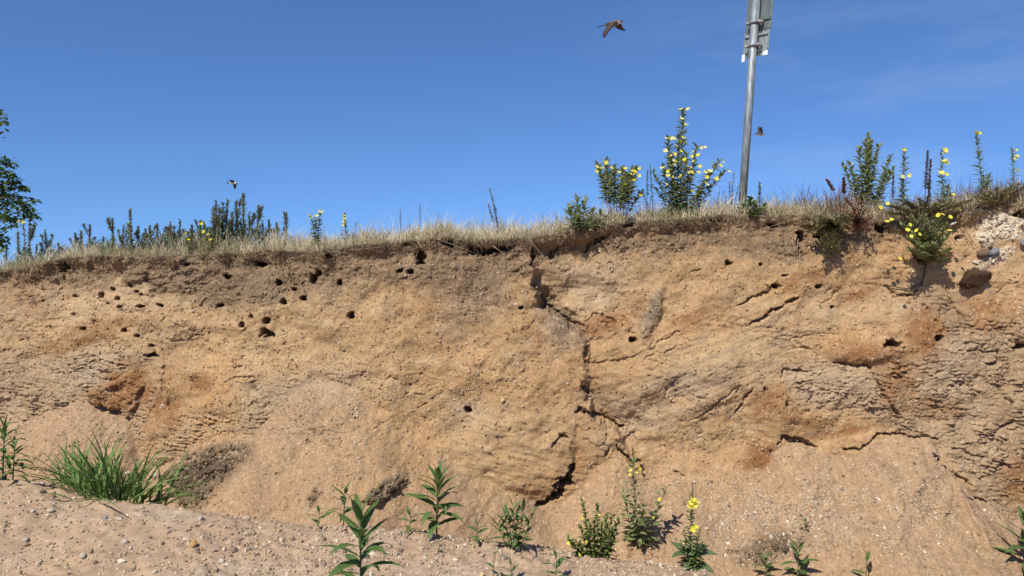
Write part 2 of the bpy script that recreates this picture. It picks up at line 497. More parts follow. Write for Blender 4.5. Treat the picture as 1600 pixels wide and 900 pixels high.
grey = np.clip(.9 * bump(150, 587, 40, 28) + .8 * bump(700, 500, 26, 30, 30) + .9 * bump(720, 450, 55, 36, 20) + .6 * bump(735, 640, 30, 18) + .5 * bump(1060, 590, 110, 18, -14)
               + .7 * bump(1480, 560, 60, 90, -30) + .5 * bump(930, 440, 60, 60) + .8 * bump(870, 512, 30, 30, 0, 4) + .9 * bump(1016, 490, 9, 40, 22, 4) + .6 * bump(310, 735, 50, 26, -10, 4) + .3 * bump(520, 600, 60, 30)
               + .5 * bump(610, 750, 30, 14, -30, 4) + .4 * bump(1210, 830, 50, 30), 0, 1)
greysoil = np.clip(bump(720, 450, 60, 44, 20, 3) + bump(315, 742, 55, 24, -12, 4) + 1.2 * bump(885, 520, 32, 26, 20, 4) + bump(855, 470, 14, 40, -30, 4) + .8 * bump(605, 752, 26, 11, -35, 4) + .6 * bump(1490, 480, 26, 50, -20, 3)
                   + .95 * bump(1018, 490, 10, 44, 22, 4) + .5 * bump(400, 430, 90, 40, -10) + .9 * bump(1215, 850, 40, 16), 0, 1) * (0.8 + 0.7 * n_mid)
white = np.clip(bump(1570, 352, 40, 20, 0, 4) + .8 * bump(1540, 372, 16, 10, 0, 3) + 1.0 * bump(1562, 402, 30, 10, -25, 3), 0, 1) * sstep(-0.30, 0.10, n_mid + 0.5 * n_fine + .18) * (hrim > 0.02)

C = np.empty(U.shape + (3,))
tal_c = tal * (1 - .9 * sstep(480, 680, U + .45 * (V - 690) + 60 * n_big + 40 * n_mid) * sstep(900, 850, U) * sstep(800, 740, V)) * (1 - .5 * bump(1080, 740, 120, 40))
def setc(c): return np.array(c)[None, None, :]
def mixc(c, k):
    global C
    k = np.clip(k, 0, 1)[..., None]
    C = C * (1 - k) + setc(c) * k
C[:] = setc((0.430, 0.265, 0.128))
mixc((0.480, 0.322, 0.180), 0.6 * sstep(-.1, .5, n_big))
mixc((0.36, 0.20, 0.09), 0.5 * sstep(0.05, .5, fbm(X / 0.4, Z / 0.2, 4, 33)))
mixc((0.50, 0.36, 0.22), 0.55 * sstep(800, 200, U) * sstep(640, 480, V) )
mixc((0.355, 0.255, 0.165), 0.75 * np.maximum(lay_r, np.maximum(lay_l, lay_m)))
mixc((0.49, 0.28, 0.12), 0.8 * orange)
mixc((0.40, 0.315, 0.23), 0.75 * grey)
mixc((0.27, 0.185, 0.115), .55 * lay_r * np.clip(.5 + 1.3 * fbm(X / .22, Z / .10, 4, 160), 0, 1))
mixc((0.275, 0.135, 0.055), np.minimum(1.35 * rust, .80) * (1 - tal_c))
mixc((0.46, 0.30, 0.155), 0.5 * slab)
mixc((0.34, 0.22, 0.12), 0.55 * slab * sstep(-.1, .4, fbm(X / .3, Z / .1, 4, 35)))
mixc((0.385, 0.262, 0.166), 0.92 * tal_c)
mixc((0.30, 0.20, 0.125), 0.75 * tal * sstep(0.0, .45, fbm((X + .9 * Z) / .35, (X - .9 * Z) / 0.9, 4, 36)))
mixc((0.385, 0.25, 0.135), 0.6 * tal * sstep(.1, .5, fbm(X / .5, Z / .4, 4, 37)))
mixc((0.135, 0.102, 0.070), 0.92 * greysoil)
HUMC = np.clip(poly_mask([(262, 742), (300, 705), (345, 692), (395, 696), (385, 722), (350, 748), (318, 790), (285, 790)], 14) + poly_mask([(575, 772), (590, 748), (628, 735), (640, 748), (610, 768), (585, 778)], 6) + poly_mask([(478, 775), (492, 762), (502, 770), (490, 788)], 5) + poly_mask([(1140, 862), (1200, 842), (1250, 838), (1245, 860), (1200, 880), (1150, 885)], 12) * .9, 0, 1)
mixc((0.105, 0.078, 0.052), .94 * HUMC * np.clip(1.0 + .9 * n_mid + .9 * n_fine, 0, 1))
mixc((0.165, 0.112, 0.070), 0.92 * topsoil * (0.82 + 0.35 * n_mid))
mixc((0.18, 0.132, 0.085), 0.8 * sstep(0.07, 0.02, hrim - 0.05 * n_mid))
mixc((0.74, 0.66, 0.54), white)
mixc((0.33, 0.198, 0.098), .75 * np.clip(bump(520, 480, 130, 60, 10) + bump(640, 440, 90, 40) + .8 * bump(330, 490, 90, 40) + .9 * bump(840, 560, 60, 30) + .8 * bump(1000, 400, 90, 40) + .7 * bump(1330, 420, 80, 30) + .6 * bump(1000, 600, 70, 40) + .8 * bump(280, 560, 40, 50) + .7 * bump(690, 600, 60, 90, -30) + .6 * bump(1560, 620, 60, 80), 0, 1) * np.clip(.55 + 1.1 * fbm(X / .28, Z / .2, 4, 151), 0, 1) * (1 - topsoil) * nf)
mixc((0.215, 0.150, 0.100), .75 * np.clip(bump(1210, 395, 140, 36) + .8 * bump(620, 410, 90, 30) + .7 * bump(1020, 390, 90, 30) + .5 * bump(1130, 470, 60, 30) + .6 * bump(880, 420, 50, 40) + bump(420, 450, 130, 26, 6) + .7 * bump(760, 420, 60, 50) + .8 * bump(250, 440, 80, 30), 0, 1) * np.clip(.6 + 1.2 * fbm(X / .2, Z / .12, 4, 152), 0, 1))
mixc((0.30, 0.205, 0.125), .55 * nf * sstep(.12, .45, fbm((X * .8 - Z * .6) / .16 + .4 * n_big, (X * .6 + Z * .8) / .4, 5, 153, .62)) * sstep(300, 420, U))
mixc((0.49, 0.36, 0.225), .5 * nf * sstep(.15, .45, fbm(X / .16, Z / .1, 4, 154)) * (1 - topsoil))
blot = fbm(X / .06, Z / .05, 5, 170, .7)
mixc((0.29, 0.185, 0.105), .5 * sstep(.08, .4, blot) * (1 - topsoil)); mixc((0.52, 0.38, 0.23), .35 * sstep(.08, .4, -blot) * (1 - topsoil))
mixc((0.47, 0.350, 0.245), .62 * np.clip(bump(60, 470, 100, 50) + bump(520, 590, 70, 34) + bump(1100, 600, 130, 34, -14) + bump(1000, 660, 90, 40) + .8 * bump(1300, 600, 90, 40) + bump(740, 645, 46, 22) + .8 * bump(930, 440, 80, 50) + .8 * bump(1250, 500, 110, 30, -14) + .8 * bump(200, 462, 60, 16) + .8 * bump(1540, 420, 60, 40) + .8 * bump(1420, 470, 60, 24), 0, 1) * np.clip(.6 + 1.0 * fbm(X / .25, Z / .12, 4, 190), 0, 1) * (1 - topsoil))
bed = fbm((X * .93 + Z * .36) / .75, (Z * .93 - X * .36) / .045, 4, 191, .6) * np.clip(bump(1090, 570, 230, 110, -20, 3), 0, 1)
mixc((0.30, 0.215, 0.14), .75 * sstep(.05, .4, bed)); mixc((0.48, 0.345, 0.20), .6 * sstep(.05, .4, -bed))
mixc((0.250, 0.112, 0.040), .72 * np.clip(rust * 1.2, 0, 1) * (1 - tal_c))
# scattered specks of pale grit and dark crumbs in the soil itself
sp_ = perlin(X / 0.017, Z / 0.015, 41) + .5 * perlin(X / 0.009, Z / 0.009, 42)
mixc((0.66, 0.52, 0.36), 0.65 * sstep(.5, .8, sp_))
mixc((0.16, 0.10, 0.058), 0.50 * sstep(.42, .8, -sp_))

C *= lerp(np.array([.88, .86, .80])[None, None, :], np.array([.89, .845, .765])[None, None, :], np.clip(tal_c, 0, 1)[..., None])
C = np.clip(C, .02, .8)

# ---- relief
DY = np.zeros(U.shape)                           # + is into the bank, on top of the large shapes
clod = poly_mask([(140, 633), (147, 607), (173, 600), (200, 582), (222, 600), (213, 633), (199, 655), (177, 647), (163, 632)], 4)
DY -= 0.07 * clod * (1 + .8 * n_mid) * nf
DY -= 0.05 * bump(600, 752, 36, 13, -35, 4) + 0.04 * bump(270, 500, 50, 30) * nf
# overhanging lip of turf
lipn = fbm(X / 0.28, Z * 0 + 1.7, 3, 60)
lip = sstep(0.14, 0.0, hrim - 0.05 * lipn)
DY -= lip * (0.05 + 0.10 * np.clip(lipn + .1, 0, 1)) + 0.03 * sstep(.02, .10, hrim) * sstep(.30, .12, hrim) * n_mid
# general roughness
crumb = np.abs(perlin(X / 0.10, Z / 0.085, 5)) + 0.55 * np.abs(perlin(X / 0.05, Z / 0.042, 6)) + 0.3 * np.abs(perlin(X / 0.024, Z / 0.021, 7))
rough = (0.55 + 0.9 * sstep(-.2, .5, fbm(X / .6, Z / .5, 2, 62))) * (1 + 0.9 * np.clip(topsoil, 0, 1)) * (1 - .45 * slab)
fg = .35 + 1.15 * sstep(-.25, .45, fbm(X / .38, Z / .26, 4, 68)) + .5 * topsoil
calm = 1 - .6 * np.clip(bump(1080, 560, 200, 130, -15, 3), 0, 1)
DY += nf * .011 * bed
DY -= nf * rough * 0.012 * crumb * (.3 + fg * .5) * calm
fis = sstep(0.82, 0.97, ridged(X / 0.22 + .3 * n_big, Z / 0.13 + .3 * n_mid, 2, 63)) * sstep(-.05, .35, fbm(X / .45, Z / .4, 2, 64))
DY += nf * 0.022 * fis
# drag marks running down to the left, as slipped sand leaves them
dg = perlin((X * .75 - Z * .66) / 0.045, (X * .66 + Z * .75) / 0.34, 66)
DY += nf * 0.004 * dg * sstep(400, 520, U) * (1 - slab) * sstep(0, .4, n_big)
pit = sstep(.70, .95, perlin(X / 0.075, Z / 0.055, 71)) * sstep(-.1, .4, fbm(X / .5, Z / .4, 2, 72))
DY += nf * 0.03 * pit * fg * .7
wx, wz = X + .03 * fbm(X / .15, Z / .15, 2, 159), Z + .02 * fbm(X / .09, Z / .09, 2, 155)
fr = fbm(wx / .060, wz / .052, 6, 156, .80)
DY -= nf * fg * calm ** .5 * (1 - .45 * slab) * (1 - .35 * bump(640, 560, 190, 130, 0, 3)) * (.0145 * fr + .009 * np.clip(perlin(X / .027, wz / .024, 157) - .25, 0, 1))
DY -= .5 * tal * (.006 * fbm(X / .02, Z / .02, 3, 158, .8))
HUM = np.clip(poly_mask([(262, 742), (300, 705), (345, 692), (395, 696), (385, 722), (350, 748), (318, 790), (285, 790)], 9) + poly_mask([(575, 772), (590, 748), (628, 735), (640, 748), (610, 768), (585, 778)], 6) + poly_mask([(478, 775), (492, 762), (502, 770), (490, 788)], 5) + poly_mask([(1140, 862), (1200, 842), (1250, 838), (1245, 860), (1200, 880), (1150, 885)], 10) * .9, 0, 1) * np.clip(.55 + 1.2 * n_mid + .8 * n_fine, 0, 1)
DY -= white * (.035 * np.abs(perlin(X / .05, Z / .04, 161)) + .03 * np.abs(perlin(X / .022, Z / .02, 162)) + .01 * n_fine)
DY -= HUM * (.085 * crumb + .012 + .02 * fbm(X / .04, Z / .04, 4, 180, .75))
DY -= nf * slab * 0.016 * fbm((X - .3 * Z) / .25, (Z + .25 * X) / .05, 4, 67)
# layered sand: thin shelves, each shading the one below
for msk, per, amp, sd, tilt in ((lay_r, 0.034, 0.062, 80, -.08), (lay_l, 0.038, 0.044, 84, .16), (lay_m, 0.036, 0.034, 88, .10)):
    ph = (Z + tilt * X + 0.085 * fbm(X / 0.34, Z / 0.14, 3, sd) + 0.024 * fbm(X / 0.07, Z / 0.045, 2, sd + 1)) / per
    brk = sstep(-.3, .5, fbm(X / 0.16, Z / 0.05, 3, sd + 2)) * (.5 + 1.1 * sstep(-.2, .3, fbm(X / .5, Z / .25, 2, sd + 3)))
    saw = ph - np.floor(ph)
    DY += msk * nf * brk * amp * (saw - .5) * (0.6 + .8 * np.clip(.5 + n_mid, 0, 1))
band = sstep(.1, .4, fbm(X / .6, Z / .35, 2, 91))
ph = (Z + .12 * X + 0.07 * fbm(X / 0.35, Z / 0.2, 3, 92)) / 0.06
DY += nf * band * 0.008 * (ph - np.floor(ph) - .5)
# loose slope: soft, with grains and small runnels
DY += tal * (0.045 * fbm(X / .45, Z / .3, 3, 93) + 0.014 * fbm(X / .1, Z / .1, 3, 94) + 0.006 * perlin(X / .11, Z / .6, 95) + .007 * fbm((X + .55 * Z) / .05, (Z - .4 * X) / .5, 3, 171) - .02 * sstep(.5, .8, fbm(X / .07, Z / .05, 3, 172)))

def crack(poly, w, depth, over=0.0):
    global DY
    D, T = seg_field(poly, w * 5 + 20)
    ww = w * (0.35 + 0.65 * np.sin(np.pi * np.clip(T * .9 + .06, 0, 1))) * np.clip(.85 + 1.5 * n_mid + 1.1 * n_fine, .12, 1.9)
    k = sstep(1.15, 0.35, (D + 1.3 * n_fine) / np.maximum(ww, .7))
    DY += .75 * depth * k * np.clip(.75 + 1.0 * n_fine, .2, 1.1)
    DY -= .010 * np.exp(-((D - 1.9 * w) / (1.2 * w)) ** 2) * np.clip(n_fine + n_mid, 0, 1)
    if over:
        DY -= over * np.exp(-((D - 2.2 * w) / (1.6 * w)) ** 2) * 0.5
for poly, w, dep in [
    ([(1247, 463), (1213, 480), (1167, 508)], 4.5, .13), ([(1213, 443), (1193, 458), (1150, 475)], 4, .09),
    ([(1483, 448), (1498, 480), (1505, 508)], 3.5, .07), ([(1450, 477), (1470, 503)], 3, .05),
    ([(1303, 562), (1327, 572), (1353, 570)], 4, .10), ([(1353, 570), (1377, 617), (1410, 657)], 4, .10), ([(1217, 587), (1233, 580), (1267, 580)], 4, .09),
    ([(1230, 545), (1250, 543), (1273, 554)], 2.5, .05), ([(1170, 607), (1160, 627), (1150, 643)], 4, .07), ([(1228, 620), (1227, 637)], 4, .07), ([(1192, 603), (1190, 612)], 3, .06),
    ([(1540, 567), (1562, 563), (1560, 548)], 5, .10), ([(1557, 597), (1583, 630)], 4, .08), ([(1453, 583), (1474, 581)], 3.5, .06), ([(1500, 548), (1555, 549)], 2.5, .05),
    ([(1216, 694), (1228, 685), (1250, 691), (1276, 703)], 5.5, .13), ([(1320, 702), (1358, 694), (1375, 684), (1410, 677), (1465, 684)], 4.5, .10),
    ([(1460, 708), (1472, 732), (1494, 741), (1511, 757)], 3.5, .08), ([(1511, 779), (1551, 790), (1566, 813)], 3.5, .08),
    ([(1490, 700), (1515, 712), (1535, 715)], 4, .07), ([(1545, 722), (1575, 728)], 5, .09), ([(1515, 735), (1525, 752)], 4, .07), ([(1590, 660), (1560, 680)], 4, .07),
    ([(904, 639), (932, 648), (942, 662), (978, 671)], 7, .16), ([(892, 679), (873, 679), (862, 694)], 5, .10), ([(964, 695), (979, 713), (1001, 732), (1012, 751)], 5.5, .13), ([(954, 701), (948, 714)], 4, .08),
    ([(892, 726), (880, 744), (873, 766), (842, 792)], 10, .28), ([(880, 752), (896, 757)], 5, .12),
    ([(834, 443), (840, 467), (858, 482), (884, 497), (912, 514)], 6, .09), ([(829, 384), (828, 412)], 5, .14), ([(872, 384), (860, 405)], 5, .10), ([(915, 391), (930, 374), (950, 367)], 6, .14),
    ([(913, 542), (915, 568)], 4, .08), ([(909, 599), (921, 620)], 4, .09), ([(917, 506), (930, 497), (947, 494), (966, 508)], 3, .06), ([(1058, 742), (1072, 750)], 3, .06),
    ([(233, 432), (240, 444)], 5, .09), ([(103, 410), (102, 442)], 4, .07), ([(440, 520), (470, 585)], 3, .04), ([(250, 548), (262, 640)], 3, .04), ([(163, 628), (177, 647), (198, 655)], 4, .06),
    ([(1080, 655), (1110, 640), (1150, 600)], 2.5, .04), ([(1383, 446), (1400, 460), (1433, 458)], 4, .06), ([(400, 590), (360, 592)], 2.5, .04), ([(920, 570), (985, 560), (1060, 520)], 2.5, .04),
    ([(1010, 560), (1040, 548), (1060, 540)], 3, .04), ([(620, 640), (560, 690)], 2, .02), ([(1425, 700), (1440, 702)], 3, .05)]:
    crack(poly, w, dep)

HOLES = [(1138, 411, 7, 4), (1187, 414, 4, 3.5), (1223, 429, 5, 2), (1207, 446, 10, 4), (1278, 447, 6, 4), (1302, 480, 4, 2.5), (1392, 538, 14, 6.5), (1467, 529, 7.5, 6), (1597, 542, 13, 4),
         (990, 532, 7, 4.5), (814, 481, 3.5, 3), (658, 402, 9, 11), (626, 423, 6, 3.5), (642, 425, 5.5, 4.5), (499, 427, 5, 6), (492, 436, 6, 7.5), (436, 442, 6, 4), (460, 453, 4.5, 3.5), (532, 441, 5, 5),
         (443, 471, 6.5, 5.5), (475, 467, 6, 4), (553, 491, 6, 7), (417, 501, 6.5, 6), (418, 521, 8, 7.5), (747, 392, 20, 9), (782, 388, 20, 6.5), (731, 637, 6, 6), (207, 446, 4.5, 4), (178, 452, 4, 3.5),
         (157, 462, 6, 6), (115, 463, 4, 2.5), (216, 456, 3.5, 2.5), (223, 461, 3.5, 2.5), (223, 478, 6, 3), (188, 466, 5, 3), (190, 479, 4, 2.5), (114, 490, 3.5, 3), (127, 513, 4.5, 3.5), (193, 518, 5, 4),
         (213, 525, 5, 2.5), (233, 556, 10, 5), (235, 540, 5, 2.5), (378, 507, 5, 6), (343, 478, 7, 3.5), (253, 477, 6, 3), (103, 416, 10, 9), (295, 412, 6, 5), (170, 473, 3, 2), (68, 470, 3, 2), (395, 494, 3, 4),
         (1247, 374, 8, 12), (1206, 352, 8, 4), (1375, 358, 12, 6), (876, 364, 14, 4), (310, 396, 6, 3), (405, 410, 14, 5), (640, 378, 14, 4), (560, 650, 3, 2), (1310, 345, 6, 5), (1590, 335, 12, 10),
         (1444, 404, 12, 10), (700, 380, 10, 4), (985, 352, 12, 3.5), (1120, 347, 11, 3.5), (1280, 368, 9, 5), (520, 402, 8, 3), (360, 430, 9, 4), (1497, 373, 6, 4)]
hole_m = np.zeros(U.shape)
for (u, v, a, b) in HOLES:
    m = (np.abs(U0 - u) < 3 * a + 6) & (np.abs(V0 - v) < 3 * b + 6)
    wq = .35 if a < 8 else 1.15
    q = np.hypot((U0[m] + wq * WU[m] - u) / a, (V0[m] + wq * WV[m] - v) / b) + (.45 if a < 8 else .6) * n_fine[m] + .04
    k = sstep(1.10, 0.70, q)
    hole_m[m] = np.maximum(hole_m[m], k * min(.26, .05 + .018 * a))
DY = DY * (1 - .0 * hole_m) + hole_m

YF = YB + DY
fade = sstep(6.5, 9.0, np.abs(X))
YF = YF * (1 - fade) + YB * fade
bank_v = np.stack([X, YF, Z], -1)
UF, VF = proj(X, YF, Z)
bank_me = np_mesh('sand_bank', bank_v.reshape(-1, 3), grid_faces(NR, len(xs)), C.reshape(-1, 3))
bank = link('sand_bank', bank_me, None, M_BANK)
tag(bank, kind='structure')

INNER = np.abs(xs) < 5.0
_c0 = int(np.argmax(INNER)); _c1 = len(xs) - _c0
def bank_at(u, v):
    """world point of the bank face seen at pixel (u, v)"""
    d = np.abs(UF[:, _c0:_c1] - u) + np.abs(VF[:, _c0:_c1] - v) + .02 * (YF[:, _c0:_c1] - 6)
    i = int(np.argmin(d)); r, c = divmod(i, _c1 - _c0)
    return Vector(bank_v[r, c + _c0])
def rim_at(x, back=0.12):
    i = int(np.argmin(np.abs(xs - x)))
    return Vector((x, YF[-1, i] + back, rim[i]))
def rim_px(u, back=0.12):
    i = int(np.argmin(np.abs(UF[-1, _c0:_c1] - u))) + _c0
    Yp = YF[-1, i] + back
    return Vector((unproj(u, 400, Yp)[0], Yp, rim[i]))

# top of the bank: the field behind the rim
dd = np.array([0, .02, .05, .09, .15, .25, .4, .6, .9, 1.3, 1.8, 2.5, 4, 7, 12, 20, 40, 90, 200, 450])
Xp = np.repeat(xs[None, :], len(dd), 0)
Yp = YF[-1][None, :] * np.exp(-dd / 2.0)[:, None] + (1 - np.exp(-dd / 2.0))[:, None] * 6.9 + dd[:, None]
Zp = np.repeat(rim[None, :], len(dd), 0) + (0.03 * (1 - np.exp(-dd / .08)))[:, None] + .02 * fbm(Xp / .2, Yp / .2, 3, 97) * np.minimum(dd / .1, 1)[:, None]
Cp = np.empty(Xp.shape + (3,)); Cp[:] = setc((.17, .12, .07))
kk = sstep(.05, .5, dd[:, None] + .2 * fbm(Xp / .3, Yp / .3, 3, 98))[..., None]
Cp = Cp * (1 - kk) + setc((.34, .27, .15)) * kk
field = link('field', np_mesh('field', np.stack([Xp, Yp, Zp], -1).reshape(-1, 3), grid_faces(len(dd), len(xs)), Cp.reshape(-1, 3)), None, M_GROUND)
tag(field, kind='structure')

# ------------------------------------------------------------------ the ground in front
CREST_Y = 4.65
CREST = [(-500, 735), (0, 741), (60, 745), (150, 768), (240, 777), (300, 787), (400, 806), (480, 817), (560, 815), (700, 832), (850, 852), (1000, 872), (1100, 886), (1200, 912), (1400, 950), (2000, 980)]
CRX = np.array([unproj(u, v, CREST_Y)[0] for u, v in CREST]); CRZ = np.array([unproj(u, v, CREST_Y)[2] for u, v in CREST])
def ground_z(x, y):
    x = np.asarray(x, float); y = np.asarray(y, float)
    cy = CREST_Y + 0.10 * fbm(x / .8, x * 0 + 2, 2, 120)
    c = np.interp(x, CRX, CRZ)
    d = y - cy
    front = np.maximum(c - np.maximum(0.0, (c + .12)) * 0.62 * np.clip(-d, 0, None) ** 1.15 , -0.35)
    back = np.maximum(c - 0.95 * np.clip(d, 0, None) ** 1.1, -0.72)
    r = 0.03
    z = np.where(d < 0, front, back) - r * np.exp(-np.abs(d) / .06)
    near = np.exp(-(np.maximum(np.abs(x) - 6, 0) / 3.0)) * np.exp(-np.maximum(1.5 - y, 0) / 3)
    z = z + near * (0.028 * fbm(x / .42, y / .34, 4, 121) + 0.012 * fbm(x / .09, y / .09, 3, 122) - .016 * np.abs(perlin(x / .16, y / .13, 123)))
    return z
gx = np.arange(-4.3, 4.3, .0150)
ge = 4.3 + np.cumsum(.03 * 1.2 ** np.arange(40)); gx = np.concatenate([-ge[::-1], gx, ge])
gy = np.arange(3.1, 5.75, .0140)
gb = 3.1 - np.cumsum(.03 * 1.22 ** np.arange(38)); gf = 5.75 + np.cumsum(.03 * 1.3 ** np.arange(22)); gy = np.concatenate([gb[::-1], gy, gf])
GX, GY = np.meshgrid(gx, gy)
GZ = ground_z(GX, GY) + 0.011 * fbm(GX / .075, GY / .075, 5, 181, .75) * (.4 + np.clip(fbm(GX / .5, GY / .4, 2, 182) + .4, 0, 1)) + 0.0040 * perlin(GX / .03, GY / .03, 124) + .002 * perlin(GX / .012, GY / .012, 126)
gn = fbm(GX / .5, GY / .4, 4, 125); gm = fbm(GX / .1, GY / .1, 4, 127)
CG = np.empty(GX.shape + (3,)); CG[:] = setc((.415, .278, .168))
def gmix(c, k):
    global CG
    k = np.clip(k, 0, 1)[..., None]; CG = CG * (1 - k) + setc(c) * k
gmix((.335, .23, .14), .7 * sstep(0, .5, gn)); gmix((.42, .325, .23), .6 * sstep(0, .5, -gn))
gmix((.27, .185, .12), .55 * sstep(.05, .5, gm)); _sg = perlin(GX / .03, GY / .03, 183) + .5 * perlin(GX / .017, GY / .017, 184); gmix((.60, .48, .35), .5 * sstep(.5, .85, _sg)); gmix((.17, .11, .07), .55 * sstep(.5, .9, -_sg)); gmix((.40, .30, .205), .35 * sstep(.1, .4, fbm(GX / .3, GY / .25, 3, 128)))
ground = link('ground', np_mesh('ground', np.stack([GX, GY, GZ], -1).reshape(-1, 3), grid_faces(len(gy), len(gx)), CG.reshape(-1, 3)), None, M_GROUND)
tag(ground, kind='structure')

def ground_at(u, v):
    """first surface (ground ridge, else bank) met along the ray of pixel (u, v)"""
    Ys = np.arange(2.6, 5.7, .01)
    P = np.array([unproj(u, v, y) for y in Ys])
    gz = ground_z(P[:, 0], P[:, 1]); gap = P[:, 2] - gz
    hit = np.nonzero(gap <= 0)[0]
    if not len(hit):
        c = np.nonzero((gap < .06) & (Ys < 5.0))[0]
        hit = [c[int(np.argmin(gap[c]))]] if len(c) else []
    if len(hit):
        k = hit[0]; return Vector((P[k, 0], P[k, 1], gz[k]))
    return bank_at(u, v)

# ------------------------------------------------------------------ gravel and grit (uncountable)
_t = (1 + 5 ** .5) / 2
ICO_V = np.array([(-1, _t, 0), (1, _t, 0), (-1, -_t, 0), (1, -_t, 0), (0, -1, _t), (0, 1, _t), (0, -1, -_t), (0, 1, -_t), (_t, 0, -1), (_t, 0, 1), (-_t, 0, -1), (-_t, 0, 1)]) / math.sqrt(1 + _t * _t)
ICO_F = np.array([(0, 11, 5), (0, 5, 1), (0, 1, 7), (0, 7, 10), (0, 10, 11), (1, 5, 9), (5, 11, 4), (11, 10, 2), (10, 7, 6), (7, 1, 8), (3, 9, 4), (3, 4, 2), (3, 2, 6), (3, 6, 8), (3, 8, 9), (4, 9, 5), (2, 4, 11), (6, 2, 10), (8, 6, 7), (9, 8, 1)])
OCT_V = np.array([(1, 0, 0), (-1, 0, 0), (0, 1, 0), (0, -1, 0), (0, 0, 1), (0, 0, -1)], float)
OCT_F = np.array([(0, 2, 4), (2, 1, 4), (1, 3, 4), (3, 0, 4), (2, 0, 5), (1, 2, 5), (3, 1, 5), (0, 3, 5)])
PEB_COL = np.array([(.50, .39, .27), (.42, .31, .20), (.64, .54, .41), (.33, .24, .165), (.22, .16, .115), (.42, .31, .16), (.27, .21, .15), (.44, .33, .23), (.33, .19, .10), (.16, .125, .10)])
PEB_W = np.array([.17, .19, .09, .15, .10, .06, .07, .12, .03, .02]); PEB_W = PEB_W / PEB_W.sum()

def stones(name, pos, size, weights=None, big=True, rs=rng):
    bv, bf = (ICO_V, ICO_F) if big else (OCT_V, OCT_F)
    n = len(pos); k = len(bv)
    q = rs.normal(size=(n, 4)); q /= np.linalg.norm(q, axis=1, keepdims=True)
    w, x, y, z = q.T
    R = np.stack([1 - 2 * (y * y + z * z), 2 * (x * y - z * w), 2 * (x * z + y * w), 2 * (x * y + z * w), 1 - 2 * (x * x + z * z), 2 * (y * z - x * w), 2 * (x * z - y * w), 2 * (y * z + x * w), 1 - 2 * (x * x + y * y)], 1).reshape(n, 3, 3)
    sc = size[:, None] * rs.uniform([.8, .6, .45], [1.15, 1.0, .85], (n, 3))
    v = bv[None] * (1 + .22 * rs.normal(size=(n, k, 1))) * sc[:, None, :]
    v = np.einsum('nij,nkj->nki', R, v) + pos[:, None, :]
    f = bf[None] + (np.arange(n) * k)[:, None, None]
    ci = rs.choice(len(PEB_COL), n, p=PEB_W if weights is None else weights)
    c = PEB_COL[ci] * rs.uniform(.8, 1.12, (n, 1))
    c = np.repeat(c[:, None, :], k, 1)
    me = np_mesh(name, v.reshape(-1, 3), f.reshape(-1, 3), c.reshape(-1, 3), smooth=False)
    o = link(name, me, None, M_PEB)
    return tag(o, kind='stuff')

# ground gravel
N = 120000
px_ = rng.uniform(-4.2, 4.2, N); py_ = rng.uniform(3.2, 5.2, N)
dens = .22 + 1.5 * np.clip(fbm(px_ / .45, py_ / .30, 4, 130) + .08, 0, 1) + 1.2 * np.exp(-((px_ + 1.15) / .5) ** 2 - ((py_ - 4.1) / .3) ** 2) + 1.1 * np.exp(-((py_ - CREST_Y) / .22) ** 2) * sstep(-2.2, -.8, px_) * sstep(1.9, 1.0, px_)
keep = rng.rand(N) < dens * .62
px_, py_ = px_[keep], py_[keep]
sz = np.clip(.0032 * np.exp(rng.normal(.22, .60, len(px_))), .0022, .018)
pz_ = ground_z(px_, py_) + sz * .15
gp_ = np.stack([px_, py_, pz_], 1); bg = sz > .0062
stones('gravel', gp_[bg], sz[bg])
stones('fine_gravel', gp_[~bg], sz[~bg], big=False)
# grit in the bank face and on the loose slopes
ok = (np.abs(X) < 4.9) & (hole_m < .02) & (Z > -.6)
wgt = np.where(ok, .35 + 1.2 * tal * (.5 + sstep(.3, 1.2, X)) + 1.1 * bump(640, 590, 220, 140) + .7 * bump(1560, 470, 80, 60) + 3.2 * bump(1230, 815, 130, 45) + 1.2 * bump(1380, 780, 120, 40, 20) + .8 * bump(1090, 620, 100, 60), 0) * (1 - .6 * topsoil) * (.35 + np.clip(fbm(X / .3, Z / .25, 3, 131) + .25, 0, 1)) * (1 - .7 * slab)
wgt = np.where(tal > .5, wgt * 1.3, wgt)
cdf = np.cumsum(wgt.ravel()); cdf /= cdf[-1]
N = 42000
idx = np.searchsorted(cdf, rng.rand(N))
sz = np.clip(.0036 * np.exp(rng.normal(0.1, .5, N)), .0024, .016)
ps = bank_v.reshape(-1, 3)[idx].copy(); ps[:, 1] -= sz * .25
wp = np.array([.20, .20, .12, .13, .07, .08, .03, .13, .03, .01])
sz = sz * (1 + .7 * (bump(1230, 810, 150, 60).ravel()[idx]))
stones('grit', ps, sz, wp / wp.sum(), big=False)

# pale crumbs of the rubble patch
w2 = (white * (np.abs(X) < 4.9)).ravel(); cdf = np.cumsum(w2); cdf /= cdf[-1]
idx = np.searchsorted(cdf, rng.rand(420)); sz = np.clip(.0065 * np.exp(rng.normal(0, .5, 420)), .003, .016)
ps = bank_v.reshape(-1, 3)[idx].copy(); ps[:, 1] -= sz * .2
stones('rubble_crumbs', ps, sz, np.array([.3, .2, .4, 0, 0, 0, 0, .1, 0, 0]))
